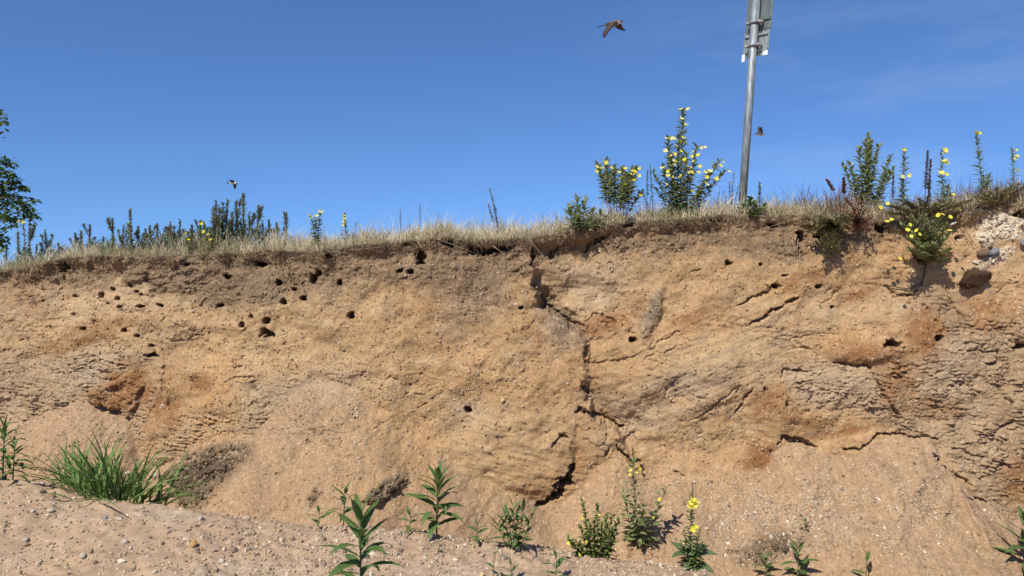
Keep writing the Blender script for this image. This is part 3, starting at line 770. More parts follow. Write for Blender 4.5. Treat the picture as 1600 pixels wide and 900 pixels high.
# crumbs of the soil itself, clinging to the face
def crumbs(name, n, wt, s0, s1, sd):
    r_ = np.random.RandomState(sd)
    cdf = np.cumsum(wt.ravel()); cdf /= cdf[-1]
    idx = np.searchsorted(cdf, r_.rand(n)); sz = np.clip(s0 * np.exp(r_.normal(0, .5, n)), .003, s1)
    ps = bank_v.reshape(-1, 3)[idx].copy(); ps[:, 1] -= sz * .2
    o = stones(name, ps, sz, None, False, r_)
    cc = C.reshape(-1, 3)[idx] * r_.uniform(.80, 1.12, (n, 1)); cc = np.repeat(cc, len(OCT_V), 0)
    c4 = np.ones((len(cc), 4), np.float32); c4[:, :3] = cc
    o.data.attributes['soil'].data.foreach_set('color', c4.ravel())
patch = np.clip(.15 + 1.4 * np.clip(fbm(X / .28, Z / .2, 4, 173), 0, 1), 0, 1.5)
crumbs('soil_crumbs', 15000, np.where(ok, patch * (1 - tal) * (1 - .6 * slab) * (1 + .8 * topsoil), 0), .0062, .017, 174)
crumbs("humus_crumbs", 1800, np.where(ok, HUM, 0), .0075, .020, 176)
crumbs('slope_crumbs', 9000, np.where(ok, patch * tal, 0), .0050, .020, 175)
# ------------------------------------------------------------------ single stones and rubble
def rock_mesh(name, dims, col, seed, sub=3, ang=(.62, .9), col2=None):
    bm = bmesh.new()
    bmesh.ops.create_icosphere(bm, subdivisions=sub, radius=1.0)
    r = np.random.RandomState(seed)
    planes = [(Vector(r.normal(size=3)).normalized(), r.uniform(*ang)) for _ in range(9)]
    for v in bm.verts:
        p = v.co.copy()
        for n_, d in planes:
            k = p.dot(n_)
            if k > d: p -= n_ * (k - d) * .9
        w = 1 + .16 * float(perlin(p.x * 2.2 + seed, p.y * 2.2 + p.z * 1.7, seed)) + .09 * float(perlin(p.x * 6 + p.z * 5, p.y * 6 + seed, seed + 1)) + .06 * float(perlin(p.x * 13 + p.y * 9, p.z * 12 + seed, seed + 3))
        v.co = Vector((p.x * dims[0], p.y * dims[1], p.z * dims[2])) * w
    me = bpy.data.meshes.new(name); bm.to_mesh(me); bm.free()
    a = me.attributes.new('soil', 'FLOAT_COLOR', 'POINT')
    c2 = col2 if col2 else [k * .75 for k in col]
    for i, v in enumerate(me.vertices):
        t = .5 + .5 * float(perlin(v.co.x / dims[0] * 2.3 + seed, v.co.z / dims[2] * 2.3 + v.co.y / dims[1], seed + 2))
        a.data[i].color = tuple(lerp(col[k], c2[k], t) for k in range(3)) + (1,)
    for p in me.polygons: p.use_smooth = True
    me.materials.append(M_ROCK)
    return me

def put_rock(name, label, cat, p, dims, col, seed, rot=(0, 0, 0), group=None, sub=3, col2=None, ang=(.62, .9)):
    o = link(name, rock_mesh(name, dims, col, seed, sub, ang, col2=col2))
    o.location = p; o.rotation_euler = rot
    return tag(o, label, cat, group)

SCL = 6.6 / FPX
p = bank_at(1533, 437); p = Vector(unproj(1527, 437, p.y - .04))
put_rock('rock', 'large dark brown rock jutting from the upper right of the sand bank', 'rock', p, (27 * SCL, 15 * SCL, 20 * SCL), (.092, .053, .028), 5, (0.35, -.22, .15), col2=(.042, .024, .013), sub=4, ang=(.45, .78))
p = bank_at(1551, 395); p.y -= .03
put_rock('stone', 'smooth slate grey stone leaning on a pale crust above the large brown rock', 'stone', p, (13 * SCL, 8 * SCL, 6.5 * SCL), (.21, .21, .23), 8, (0, -.5, 0), col2=(.12, .12, .135), ang=(.4, .75))
p = bank_at(1533, 396); p.y -= .025
put_rock('earth_clod', 'small brown clod of earth left of the slate grey stone', 'clod', p, (10 * SCL, 7 * SCL, 7 * SCL), (.16, .11, .07), 9, (0, -.2, 0))
p = bank_at(1597, 378); p.y -= .03
put_rock('stone', 'grey stone at the right edge of the photo beside the pale rubble', 'stone', p, (7 * SCL, 5 * SCL, 7 * SCL), (.24, .23, .22), 10, ang=(.4, .75))
p = bank_at(786, 626); p.y -= .012
put_rock('stone', 'small yellow stone set in the middle of the sand bank above the slab', 'stone', p, (4.2 * SCL, 3 * SCL, 5 * SCL), (.62, .48, .20), 11, (0, .4, 0), sub=2)
p = bank_at(1485, 349); p.y -= .05
put_rock('stone', 'flat white stone beside the yellow flowered shrub on the bank', 'stone', p, (8 * SCL, 5 * SCL, 2.6 * SCL), (.52, .48, .43), 12, (0, -.6, 0), sub=2)
rub = [(1541, 344, 9, 11), (1532, 368, 11, 6), (1548, 352, 7, 12), (1562, 343, 12, 7), (1578, 350, 9, 7), (1590, 345, 7, 6), (1566, 360, 10, 6), (1583, 362, 8, 5), (1555, 335, 8, 5), (1575, 336, 9, 5),
       (1530, 410, 9, 4.5), (1563, 409, 13, 4.5), (1572, 398, 5, 6), (1540, 385, 8, 3), (1500, 375, 6, 3.5), (1571, 372, 7, 3.5)]
RUBL = {10: 'white rubble flake touching the lower left of the slate grey stone', 11: 'white rubble flake under the slate grey stone', 12: 'pale rubble piece at the upper right of the slate grey stone', 13: 'thin pale rubble flake just above the small brown clod',
        14: 'isolated pale rubble piece beside the yellow flowered shrub', 15: 'thin pale rubble flake between the slate grey stone and the pale patch'}
ORD = ['leftmost', 'second', 'third', 'fourth', 'fifth', 'sixth', 'seventh', 'eighth', 'ninth', 'rightmost']
for k_, i_ in enumerate(sorted(range(10), key=lambda q: rub[q][0])):
    RUBL[i_] = 'pale chalky rubble piece in the upper right pale patch, %s' % (ORD[k_] if k_ in (0, 9) else ORD[k_] + ' from its left end')
for i, (u, v, a, b) in enumerate(rub):
    p = bank_at(u, v); p.y += .008
    o = put_rock('rubble_piece', RUBL[i], 'rubble', p, (a * SCL * 1.25, 4.2 * SCL, b * SCL * 1.25), (.60, .51, .39), 30 + i, (random.uniform(-.4, .4), random.uniform(-.8, .8), random.uniform(-.3, .3)), 'pale rubble pieces on the upper right bank', sub=2, col2=(.48, .37, .25), ang=(.35, .7))
    for q in o.data.polygons: q.use_smooth = False
GR = [(303, 852, 7.5, 6.5, (.50, .30, .10), 'orange brown stone on the gravelly ground right of the grass tussock'), (243, 744, 5.5, 4.5, (.60, .54, .44), 'white stone lying left of the green grass tussock'),
      (201, 740, 5.5, 3.5, (.50, .43, .33), 'pale tan stone next to the white stone left of the grass tussock'), (195, 850, 6, 5, (.55, .47, .38), 'beige stone on the sand below the grass tussock'),
      (130, 870, 7, 5, (.56, .47, .35), 'cream stone low on the left foreground sand'), (165, 811, 5, 4, (.26, .26, .28), 'blue grey pebble below the grass tussock'),
      (79, 801, 6, 4.5, (.58, .48, .34), 'cream pebble low between the left edge and the tussock'), (66, 769, 5, 3.5, (.22, .17, .13), 'dark brown pebble on the ridge left of the tussock'),
      (385, 808, 7.5, 6, (.52, .40, .28), 'round tan pebble at the foot of the loose slope right of the tussock'), (313, 813, 6.5, 5, (.52, .45, .36), 'pale grey stone above the orange brown stone'),
      (703, 841, 7, 5.5, (.56, .47, .35), 'cream stone right of the tall dark leafy plant foot'), (186, 812, 5.5, 4, (.52, .45, .36), 'whitish pebble just right of the blue grey pebble'),
      (346, 878, 6, 5, (.62, .54, .43), 'light stone in the gravel patch near the bottom edge'), (620, 867, 5, 3.5, (.36, .34, .36), 'grey pebble in the gravel right of the large drooping plant'),
      (40, 845, 6, 5, (.50, .42, .32), 'pale pebble at the lower left corner area'), (786, 872, 10, 3.5, (.26, .20, .15), 'flat dark stone below the green leafy clump')]
for i, (u, v, a, b, c, lab) in enumerate(GR):
    p = ground_at(u, v); s = p.y / FPX
    p.z += b * s * .25
    put_rock('stone', lab, 'stone', p, (a * s, a * s * .8, b * s), c, 60 + i, (0, 0, random.uniform(0, 3)), sub=2)
#PLANTS
# ------------------------------------------------------------------ plants
PI = math.pi
GA = 2.39996

def flower_mesh(name, r, mat, petals=4, cup=.5):
    m = MB()
    for k in range(petals):
        a = 2 * PI * k / petals
        ca, sa = math.cos(a), math.sin(a)
        pts = []
        for (t, w) in ((.08, .12), (.55, .46), (.95, .50), (1.05, .0)):
            z = r * cup * t ** 1.6
            pts.append((r * t, w * r, z))
        vs = []
        for (x, w, z) in pts:
            for sgn in (-1, 1):
                vs.append((ca * x - sa * w * sgn, sa * x + ca * w * sgn, z))
        m.add(vs, [(0, 1, 3, 2), (2, 3, 5, 4), (4, 5, 7, 6)])
    m.tube([(0, 0, -.5 * r), (0, 0, .25 * r)], .10 * r, .06 * r, 5)
    return m.mesh(name, mat)
FL = [flower_mesh('flower_bright', 1.0, M_YEL), flower_mesh('flower_pale', 1.0, M_YELP), flower_mesh('daisy', 1.0, M_YEL, 8, .15)]

def add_flower(root, p, r, kind=0, rs=random):
    o = bpy.data.objects.new('flower', FL[kind])
    COL.objects.link(o); o.parent = root
    o.location = p
    o.rotation_euler = (rs.uniform(.3, 1.3), rs.uniform(-.6, .6), rs.uniform(-.9, .9))
    o.scale = (r, r, r)
    return o

def leaf_variants(name, mat, n, L, W, droops, fold=.3, segs=6):
    out = []
    for d in droops:
        m = MB(); m.leaf((0, 0, 0), 0, 0, L, W, d, fold, segs)
        out.append(m.mesh(name, mat))
    return out
M_PRIM0 = plant_mat('mullein_leaf', (.07, .115, .045), (.14, .19, .085), 22, .2, .75, .12)
LV = leaf_variants('willow_leaf', M_LEAF, 4, 1.0, .17, (.35, .8, 1.3, 1.8))
LVB = leaf_variants('broad_leaf', M_PRIM0, 2, 1.0, .52, (.5, 1.0))

def curve_pts(h, lean, az, n=7, bend=0.0):
    pts = []
    for i in range(n):
        t = i / (n - 1)
        d = lean * t * h + bend * h * t * t
        pts.append(Vector((math.cos(az) * d, math.sin(az) * d, h * t)))
    return pts
def along(pts, t):
    f = t * (len(pts) - 1); i = min(int(f), len(pts) - 2)
    return pts[i].lerp(pts[i + 1], f - i)

def leafy_plant(label, p, h, L, n, bare=.12, tipup=1.25, lean=.05, az0=None, stem=M_STEM, seed=0, group='willow-leaved plants on the foreground sand', W=1.0, sink=.01, droopk=1.0, az=0.0, skew=1.0, low=.05, tp=2.2):
    """upright stem with long willow-like leaves, each leaf its own part"""
    rs = random.Random(seed)
    root = empty('leafy_plant', (p[0], p[1], p[2] - sink), label, 'plant', group)
    pts = curve_pts(h + sink, lean, az, 7, rs.uniform(-.04, .04))
    m = MB(); m.tube(pts, h * .014 + .0015, .0016, 6); m.build('stem', stem, root)
    for i in range(n):
        t = bare + (1 - bare) * (i + .5) / n
        q = along(pts, t)
        k = math.sin(PI * min(.93, .25 + .62 * t)) ** skew
        el = lerp(low, tipup, t ** tp) + rs.uniform(-.15, .2)
        d = rs.choice([0, 1, 1]) if t > .75 else rs.choice([1, 2, 2, 3] if droopk > .8 else [0, 1, 1, 2])
        o = bpy.data.objects.new('leaf', LV[d]); COL.objects.link(o); o.parent = root
        o.location = q
        o.rotation_euler = (rs.uniform(-.35, .35), -el, i * GA + rs.uniform(-.3, .3))
        s = L * k * rs.uniform(.85, 1.12)
        o.scale = (s, s * W * rs.uniform(.85, 1.2), s)
    return root

S = lambda p: p.y / FPX                      # metres per photo pixel at that depth
def gp(u, v): return ground_at(u, v)

# foreground leafy plants: (u, v of the foot, height px, leaf px, leaves, label)
p = unproj(566, 945, 3.55); p = Vector((p[0], 3.55, float(ground_z(p[0], 3.55))))
hh = unproj(556, 806, 3.55)[2] - p.z
leafy_plant('largest leafy plant in the foreground with long drooping leaves, cut by the bottom edge', p, hh, 82 * p.y / FPX, 30, .15, 1.25, .04, seed=3, az=2.6, W=1.25, skew=.4, low=.2, tp=3.0)
for (u, v, h, L, n, lab, kw) in [
    (682, 836, 96, 56, 26, 'upright dark leafy plant with arching leaves right of the largest leafy plant', dict(seed=5, bare=.16, stem=M_STEMR, lean=.02, W=1.5, low=.3)),
    (536, 814, 62, 36, 13, 'leafy seedling partly behind the top of the largest leafy plant', dict(seed=6)),
    (498, 816, 26, 28, 8, 'low dark sprout left of the largest leafy plant', dict(seed=7, droopk=.5)),
    (640, 833, 34, 30, 9, 'small sprout between the largest leafy plant and the upright dark leafy plant', dict(seed=8, droopk=.5)),
    (686, 863, 16, 14, 6, 'tiny seedling below the upright dark leafy plant', dict(seed=9, droopk=.5)),
    (745, 848, 30, 26, 8, 'little sprout just left of the bushy leafy clump', dict(seed=10, droopk=.4)),
    (1245, 905, 52, 40, 11, 'leafy plant at the bottom edge right of the dark humus patch', dict(seed=11, droopk=.5)),
    (1195, 902, 30, 28, 9, 'low leafy plant at the bottom edge just below the dark humus patch', dict(seed=12, droopk=.5)),
    (868, 908, 42, 32, 8, 'fresh green shoot at the bottom edge below the yellow clump', dict(seed=13, droopk=.3)),
    (798, 908, 26, 34, 7, 'shoot with two long leaves at the bottom edge below the bushy clump', dict(seed=14, droopk=.5)),
    (770, 905, 42, 22, 4, 'thin wiry shoot at the bottom edge left of centre', dict(seed=15, droopk=.3)),
    (1352, 915, 54, 30, 5, 'sparse wiry shoot at the bottom edge on the right', dict(seed=16, droopk=.3)),
    (4, 742, 84, 46, 22, 'taller leafy plant cut by the left edge beside the grass tussock', dict(seed=17)), (20, 742, 56, 40, 18, 'shorter leafy plant at the left edge, nearer the grass tussock', dict(seed=27)),
    (1602, 930, 126, 60, 24, 'leafy plant cut by the right edge at the foot of the slope', dict(seed=18, lean=.02, droopk=.6)),
    (1258, 830, 18, 14, 9, 'tiny dark seedling on the gravelly slope at the right', dict(seed=19))]:
    p = gp(u, v); s = S(p)
    kw.setdefault('W', 1.35); leafy_plant(lab, p, h * s, L * s, n, **kw)

# bushy leafy clump: several stems
p = gp(802, 858); s = S(p)
root = empty('leafy_clump', p, 'bushy clump of dark leafy shoots left of the yellow flowering clump', 'plant')
rs = random.Random(21)
for k, (ox, h) in enumerate([(0, 66), (-14, 56), (16, 60), (-24, 36), (26, 40), (6, 44), (-6, 50)]):
    m = MB(); pts = [Vector((ox * s * (.4 + .6 * t), rs.uniform(-.02, .03) * t, h * s * t)) for t in (0, .35, .7, 1)]
    m.tube(pts, .003, .0014, 5); m.build('stem', M_STEM, root)
    for i in range(10):
        t = .2 + .8 * i / 9
        o = bpy.data.objects.new('leaf', LV[rs.choice([0, 1, 2])]); COL.objects.link(o); o.parent = root
        o.location = along(pts, t); o.rotation_euler = (rs.uniform(-.3, .3), -lerp(.1, 1.2, t ** 2), i * GA + k)
        q = 30 * s * rs.uniform(.7, 1.15); o.scale = (q, q * 1.2, q)

# green grass tussock
p = gp(174, 778); s = S(p)
root = empty('grass_tussock', p, 'large clump of long green grass blades on the left foreground ridge', 'grass clump')
BL = []
for d in (.5, .9, 1.3, 1.8):
    m = MB(); m.leaf((0, 0, 0), 0, 0, 1, .042, d, .4, 7); BL.append(m.mesh('grass_blade', M_GRASSG))
rs = random.Random(22)
for i in range(250):
    ox = rs.gauss(0, 36) * s; oy = rs.gauss(.02, .07)
    o = bpy.data.objects.new('blade', BL[rs.choice([0, 0, 0, 1, 1, 2, 3])]); COL.objects.link(o); o.parent = root
    gx_, gy_ = p.x + ox, p.y + oy
    o.location = (ox, oy, float(ground_z(gx_, gy_)) - p.z - .01)
    out = ox / (60 * s) + rs.gauss(0, .55)
    el = PI / 2 - abs(rs.gauss(.25, .30)) - .35 * min(1.6, abs(out))
    az = (0 if out > 0 else PI) + rs.gauss(0, .75)
    L = rs.uniform(55, 128) * s * (1 if rs.random() < .75 else .6)
    o.rotation_euler = (rs.uniform(-.8, .8), -max(.25, el), az)
    o.scale = (L, L * rs.uniform(.7, 1.25), L)

# small-leaved flowering stems -----------------------------------------
def ladder(m, pts, n, L, W, t0=.05, t1=1.0, taper=.55, droop=.9, rs=random, el=.25, mi=0, segs=3):
    for i in range(n):
        t = t0 + (t1 - t0) * (i + rs.random() * .6) / n
        k = 1 - taper * t
        m.leaf(along(pts, t), i * GA + rs.uniform(-.4, .4), el + .7 * t * t + rs.uniform(-.2, .2), L * k * rs.uniform(.75, 1.2), W * k * rs.uniform(.8, 1.2), droop, .3, segs, mi, rs.uniform(-.4, .4))

def spire_plant(name, label, cat, p, stems, leaf, leafw, flowers=(), leaf_mat=M_LEAF, stem_mat=M_STEM, group=None, seed=0, dens=1.0, flr=.017, fkind=0, taper=.5, droop=.9, el=.25, t0=.08):
    """stems: (dx px, height px, dx foot px); flowers: (stem index, t, offset px)"""
    rs = random.Random(seed); s = S(p)
    root = empty(name, p, label, cat, group)
    fm = MB()
    P = []
    for (dx_, h, fx) in stems:
        oy = rs.uniform(-.10, .10)
        a = Vector((fx * s, oy * .3, -.02)); b = Vector((dx_ * s, oy, h * s))
        c = a.lerp(b, .5) + Vector(((fx - dx_) * .10 * s, 0, h * s * .05))
        pts = [a * (1 - t) ** 2 + c * 2 * t * (1 - t) + b * t * t for t in [i / 8 for i in range(9)]]
        P.append(pts)
        m = MB(); m.tube(pts, .0022 + .022 * h * s * .2, .0014, 5); m.build('stem', stem_mat, root)
        ladder(fm, pts, int(h * s / .0125 * dens) + 4, leaf * s, leafw * s, t0, 1.0, taper, droop, rs, el)
    fo = fm.build('foliage', leaf_mat, root); fo['kind'] = 'stuff'
    for f in flowers:
        si, t, off = f[0], f[1], f[2]
        q = along(P[si], t) + Vector((off * s, -.05, 0))
        add_flower(root, q, flr * rs.uniform(.8, 1.2), f[3] if len(f) > 3 else fkind, rs)
    return root

def rp(u, back=.12): return rim_px(u, back)
M_PRIM = plant_mat('primrose_leaf', (.14, .18, .065), (.33, .36, .16), 40, .40)
def atu(u, v, Y): q = unproj(u, v, Y); return Vector(q)

# yellow flowering clump in the foreground
p = gp(935, 856)
spire_plant('yellow_loosestrife', 'low bushy yellow-green flowering clump in the foreground sand', 'plant', p,
            [(-50, 38, -24), (-24, 82, -10), (-16, 54, -12), (0, 76, 0), (12, 70, 4), (24, 62, 10), (36, 50, 14), (-38, 30, -18), (16, 44, 10), (-30, 50, -14), (-8, 62, -6), (20, 52, 6), (30, 34, 14), (-44, 24, -22), (6, 48, 2), (-20, 38, -10)], 14, 6.5,
            [(0, .9, -3), (1, .75, -6), (1, .6, 6), (3, .85, 0), (1, .35, -4), (4, .6, 4), (0, .4, 0), (3, .3, -6), (2, .6, -8), (5, .5, 4)], M_LEAFY, seed=31, dens=1.5, flr=.010, fkind=0, taper=.3)
p = gp(993, 852)
spire_plant('evening_primrose', 'tallest evening primrose in the foreground with rows of narrow leaves', 'plant', p,
            [(-8, 138, 2), (-18, 80, -4), (10, 60, 4), (16, 36, 6)], 25, 7.5, [(0, .90, -5), (0, .93, 8), (0, .87, 2), (0, .85, -7)], M_PRIM, seed=32, dens=.95, flr=.013, taper=.4, droop=.8, el=.1)
p = gp(1010, 850)
spire_plant('evening_primrose', 'slanting evening primrose stem just right of the tallest foreground one', 'plant', p,
            [(32, 90, 0)], 24, 8, [(0, .80, -6), (0, .5, -6)], M_PRIM, seed=33, dens=.8, flr=.012, taper=.35, droop=.7, el=.15)
# mullein with broad basal leaves
p = gp(1078, 876); s = S(p)
root = spire_plant('mullein', 'yellow mullein spike with broad basal leaves in the foreground', 'plant', p, [(4, 136, 0), (12, 74, 2), (-10, 64, -2), (16, 52, 4), (-14, 44, -4)], 19, 8.5,
                   [(0, .78, -5), (0, .80, 4), (0, .76, 3), (0, .82, -2), (0, .74, -4), (0, .49, 0), (0, .52, 3)], M_PRIM, seed=34, dens=2.2, flr=.018, taper=.78)
rs = random.Random(35)
for (az, L, el) in [(-.2, 46, .45), (-.6, 42, .1), (-2.6, 40, .5), (.5, 44, .6), (-1.4, 36, -.1), (2.4, 40, .6), (-2.0, 34, .2)]:
    o = bpy.data.objects.new('leaf', LVB[rs.randint(0, 1)]); COL.objects.link(o); o.parent = root
    o.location = (0, 0, .03 if el < .3 else .07); o.rotation_euler = (rs.uniform(-.3, .3), -el, az); o.scale = (L * s,) * 3

# ------------------------------------------------------------------ plants along the rim
PR = 'evening primroses and tall weeds along the rim'
p = rp(1062, .12)
b = 338
def hs(v): return b - v
spire_plant('evening_primrose', 'largest yellow flowering evening primrose bush on the rim, with one tall shoot', 'plant', p,
    [(3, hs(168), 0), (-2, hs(208), -4), (-20, hs(212), -8), (-26, hs(258), -10), (26, hs(224), 6), (60, hs(248), 10), (44, hs(268), 8), (-42, hs(266), -6), (18, hs(262), 4), (-14, hs(240), -2), (70, hs(262), 14), (-34, hs(290), -8), (8, hs(238), 0), (36, hs(296), 8), (-8, hs(286), 0)],
    17, 7.0, [(0, .99, -5, 1), (0, .99, 6, 1), (0, .72, 0), (2, .98, -4, 1), (2, .98, 5, 1), (2, .82, -8, 1), (1, .95, -8), (1, .93, 0), (1, .9, 8), (1, .86, -6), (12, .95, 6), (12, .9, -4), (1, .72, -14, 1), (3, .98, -4), (3, .92, 4), (9, .95, -4), (9, .9, 4), (9, .85, -8), (4, .96, 4, 1), (4, .9, -6, 1), (4, .85, 2), (4, .96, 10, 1),
     (5, .97, 3, 1), (5, .9, 4), (8, .96, 3), (8, .85, -3), (8, .7, 3), (10, .95, 4, 1), (13, .8, -10), (13, .7, -14), (6, .9, -4), (6, .6, -14), (14, .95, 4), (13, .95, -8), (8, .98, -10, 1), (1, .8, 4), (1, .76, -8), (2, .7, 6), (3, .8, 8), (12, .8, 0), (12, .7, 6), (9, .75, 2, 1), (4, .7, 8), (8, .6, -6), (13, .6, 6), (5, .8, -6, 1), (0, .84, 3), (0, .9, -4, 1), (14, .8, -6), (6, .75, 2, 1), (10, .8, -5)],
    M_PRIM, M_STEMR, None, 41, 1.25, .020, 0, .35, 1.0, .2, .12)
def more_flowers(root, n, x0, x1, z0, z1, r, seed):
    rs_ = random.Random(seed); q_ = S(root.location)
    for _ in range(n):
        u_ = rs_.uniform(-1, 1)
        add_flower(root, Vector((lerp(x0, x1, .5 + .5 * u_) * q_, rs_.uniform(-.12, -.02), lerp(z0, z1, rs_.random() * (1 - .35 * abs(u_))) * q_)), r * rs_.uniform(.75, 1.1), 0 if rs_.random() < .75 else 1, rs_)
more_flowers(COL.objects['evening_primrose.002'] if 'evening_primrose.002' in COL.objects else root, 20, -26, 40, 52, 122, .020, 301)
p = rp(965, .12); b = 350
spire_plant('evening_primrose', 'second flowering evening primrose on the rim, with bare reddish stems', 'plant', p,
    [(-30, hs(260), -10), (-20, hs(254), -8), (-6, hs(262), 0), (8, hs(262), 4), (22, hs(266), 6), (28, hs(264), 10), (4, hs(290), 2), (40, hs(300), 6), (-14, hs(276), -4), (14, hs(272), 2), (-24, hs(272), -6), (18, hs(290), 4)], 16, 6.5,
    [(0, .98, -4), (0, .95, 4), (1, .97, 0), (3, .97, 3), (5, .98, 4), (5, .94, -4), (4, .9, 0), (3, .8, -2), (4, .97, 0), (6, .2, 4), (2, .9, -4, 1), (0, .9, -6), (3, .9, -6), (5, .85, 6), (5, .9, 0, 1), (4, .8, 6), (1, .88, 6, 1), (7, .9, 0), (3, .7, 5)], M_PRIM, M_STEMR, None, 42, 1.25, .019, 0, .25, 1.0, .2, .40)
p = rp(1020, .10); b = 346
spire_plant('nodding_weed', 'crooked dark nodding stem left of the largest evening primrose bush', 'plant', p, [(-8, hs(262), 0), (-18, hs(300), -4)], 10, 4, [], M_LEAF, M_BROWN, None, 43, .9, t0=.3)
p = rp(1352, .25); b = 345
spire_plant('leafy_bush', 'dense green bush without open flowers on the right rim', 'bush', p,
    [(2, hs(215), 0), (-14, hs(236), -3), (20, hs(232), 3), (-28, hs(258), -5), (32, hs(250), 5), (-8, hs(226), 0), (10, hs(226), 2), (-20, hs(280), -4), (26, hs(276), 4), (0, hs(250), 0), (36, hs(270), 6), (-34, hs(262), -4)], 17, 7,
    [(3, .98, 0, 1)], M_PRIM, M_STEM, None, 44, 1.0, .013, 0, .35, .9, .3, .2)
def single(u, v, foot, name, label, cat, leaf=12, lw=4.5, fl=(), mat=M_LEAF, stem=M_STEM, seed=0, back=.15, dens=1.0, flr=.020, stems=None, t0=.15, group=None, taper=.5, kind=0):
    p = rp(u, back)
    q = S(p)
    h = (CAM_Z + (420 - v) * q - p.z) / q
    st = [(0 if foot is None else u - foot, h, 0)] if stems is None else [(a, h * k, c) for a, k, c in stems]
    return spire_plant(name, label, cat, p, st, leaf * 1.15, lw * 1.4, fl, M_PRIM if mat is M_LEAF else mat, stem, group, seed, dens * 1.2, flr, kind, taper, .9, .25, t0)
single(1408, 236, None, 'evening_primrose', 'slender evening primrose with one yellow flower beside the dense green bush', 'plant', 14, 5, [(0, .97, -4), (0, .6, -6), (0, .62, 5)], seed=51, stems=[(-2, 1, 0), (8, .6, 2)])
single(1476, 232, None, 'mullein', 'mullein spike with yellow flowers up its stem on the right rim', 'plant', 18, 6, [(0, .97, 0), (0, .93, 2), (0, .80, 0), (0, .78, 2), (0, .62, -6), (0, .60, 2)], seed=52, stems=[(2, 1, 0), (14, .5, 3), (-10, .45, -2)], flr=.022, t0=.1, taper=.75)
single(1534, 208, None, 'evening_primrose', 'tall evening primrose topped by a single yellow flower near the right edge', 'plant', 17, 5, [(0, .99, -6), (0, .98, -1)], seed=53, stems=[(-9, 1, 3), (6, .45, 4), (-6, .4, 2)], flr=.021, taper=.6)
single(1588, 232, None, 'mullein', 'mullein spike with stacked yellow flowers at the right edge', 'plant', 10, 5, [(0, .97, 0), (0, .85, 1), (0, .80, -2), (0, .62, 1), (0, .58, 0)], seed=54, flr=.02)
single(1440, 240, None, 'seed_stalk', 'brown dry seed stalk left of the yellow mullein on the right rim', 'plant', 7, 4, [], M_DEAD, M_BROWN, seed=55, t0=.45, dens=1.5)
single(1457, 248, None, 'seed_stalk', 'leaning brown dry seed stalk next to the yellow mullein on the right rim', 'plant', 7, 4, [], M_DEAD, M_BROWN, seed=56, t0=.5, dens=1.3, stems=[(4, 1, -6), (-8, .6, -4)])
M_RUST = plant_mat('rusty_seed', (.16, .05, .03), (.26, .10, .055), 12, .1, .85, .1)
single(1288, 284, None, 'dock_stalk', 'leaning rust brown dock stalk on the rim left of the dense green bush', 'plant', 7, 4.5, [], M_RUST, M_BROWN, seed=57, t0=.7, dens=1.8, stems=[(-4, 1, 30)])
single(1318, 280, None, 'dock_stalk', 'upright rust red dock stalk touching the dense green bush', 'plant', 8, 5, [], M_RUST, M_STEMR, seed=58, t0=.6, dens=1.8, stems=[(0, 1, 2), (8, .5, 4), (14, .35, 6)])
single(1390, 275, None, 'seed_stalk', 'short tan seed stalk between the bush and the slender evening primrose', 'plant', 6, 3, [], M_DEAD, M_BROWN, seed=59, t0=.5, dens=1.4)
single(1170, 312, None, 'leafy_herb', 'fresh green herb at the foot of the sign post', 'plant', 16, 7, [], M_GRASSG, M_STEM, seed=60, back=.03, stems=[(0, 1, 0), (12, .8, 3), (-8, .7, -2), (18, .5, 4)], t0=.0, taper=.3)
single(1186, 286, None, 'weed_stalk', 'yellowish green weed stalk right of the sign post', 'plant', 7, 3.5, [(0, .9, 0, 1)], M_LEAFY, M_STEM, seed=61, dens=1.5, flr=.008, t0=.4)
single(1142, 268, None, 'wispy_weed', 'wispy dark weed leaning against the left of the sign post', 'plant', 6, 2, [(1, .95, 0, 1)], M_GREY, M_BROWN, seed=62, t0=.25, stems=[(8, 1, 0), (-4, .75, -2), (2, .6, 0), (-12, .55, -4), (12, .7, 2)])
single(1122, 300, None, 'wispy_weed', 'small wispy dark weed between the largest bush and the sign post', 'plant', 5, 2, [], M_GREY, M_BROWN, seed=63, t0=.2, stems=[(0, 1, 0), (-10, .7, -3), (8, .6, 2)])
single(905, 312, None, 'leafy_herb', 'low bright green herb clump on the rim left of the second evening primrose', 'plant', 22, 6, [], M_LEAF, M_STEM, seed=64, back=.05, stems=[(-4, 1, 0), (10, .9, 4), (-16, .7, -6), (22, .6, 8), (34, .5, 14), (-8, .5, -4), (44, .4, 22)], t0=.0, taper=.3, dens=.9)
single(775, 296, None, 'seed_stalk', 'lone dark dry stalk leaning left on the middle of the rim', 'plant', 7, 2.5, [], M_GREY, M_BROWN, seed=65, t0=.5, stems=[(-10, 1, 8), (-2, .65, 4), (-12, .7, 2)])
single(495, 330, None, 'evening_primrose', 'small forked weed with pale yellow flower heads on the left rim', 'plant', 10, 5, [(0, .97, 0, 1), (1, .97, 0, 1), (1, .95, 5, 1), (0, .9, 4), (1, .85, -3)], M_LEAF, seed=66, stems=[(-6, .9, 2), (8, 1, 0), (2, .8, 0)], flr=.016)
single(542, 336, None, 'mullein', 'short yellow mullein spike on the left rim right of the forked weed', 'plant', 8, 5, [(0, .96, 0), (0, .86, 1), (0, .76, -1), (0, .68, 0)], M_LEAF, seed=67, flr=.014)
single(555, 348, None, 'weed_stalk', 'short dark weed right of the short yellow mullein on the left rim', 'plant', 5, 2.5, [], M_GREY, seed=68)
single(625, 328, None, 'seed_stalk', 'thin dark seed stalk in the straw left of the lone leaning stalk', 'plant', 5, 2, [], M_GREY, M_STEMR, seed=69, t0=.4)
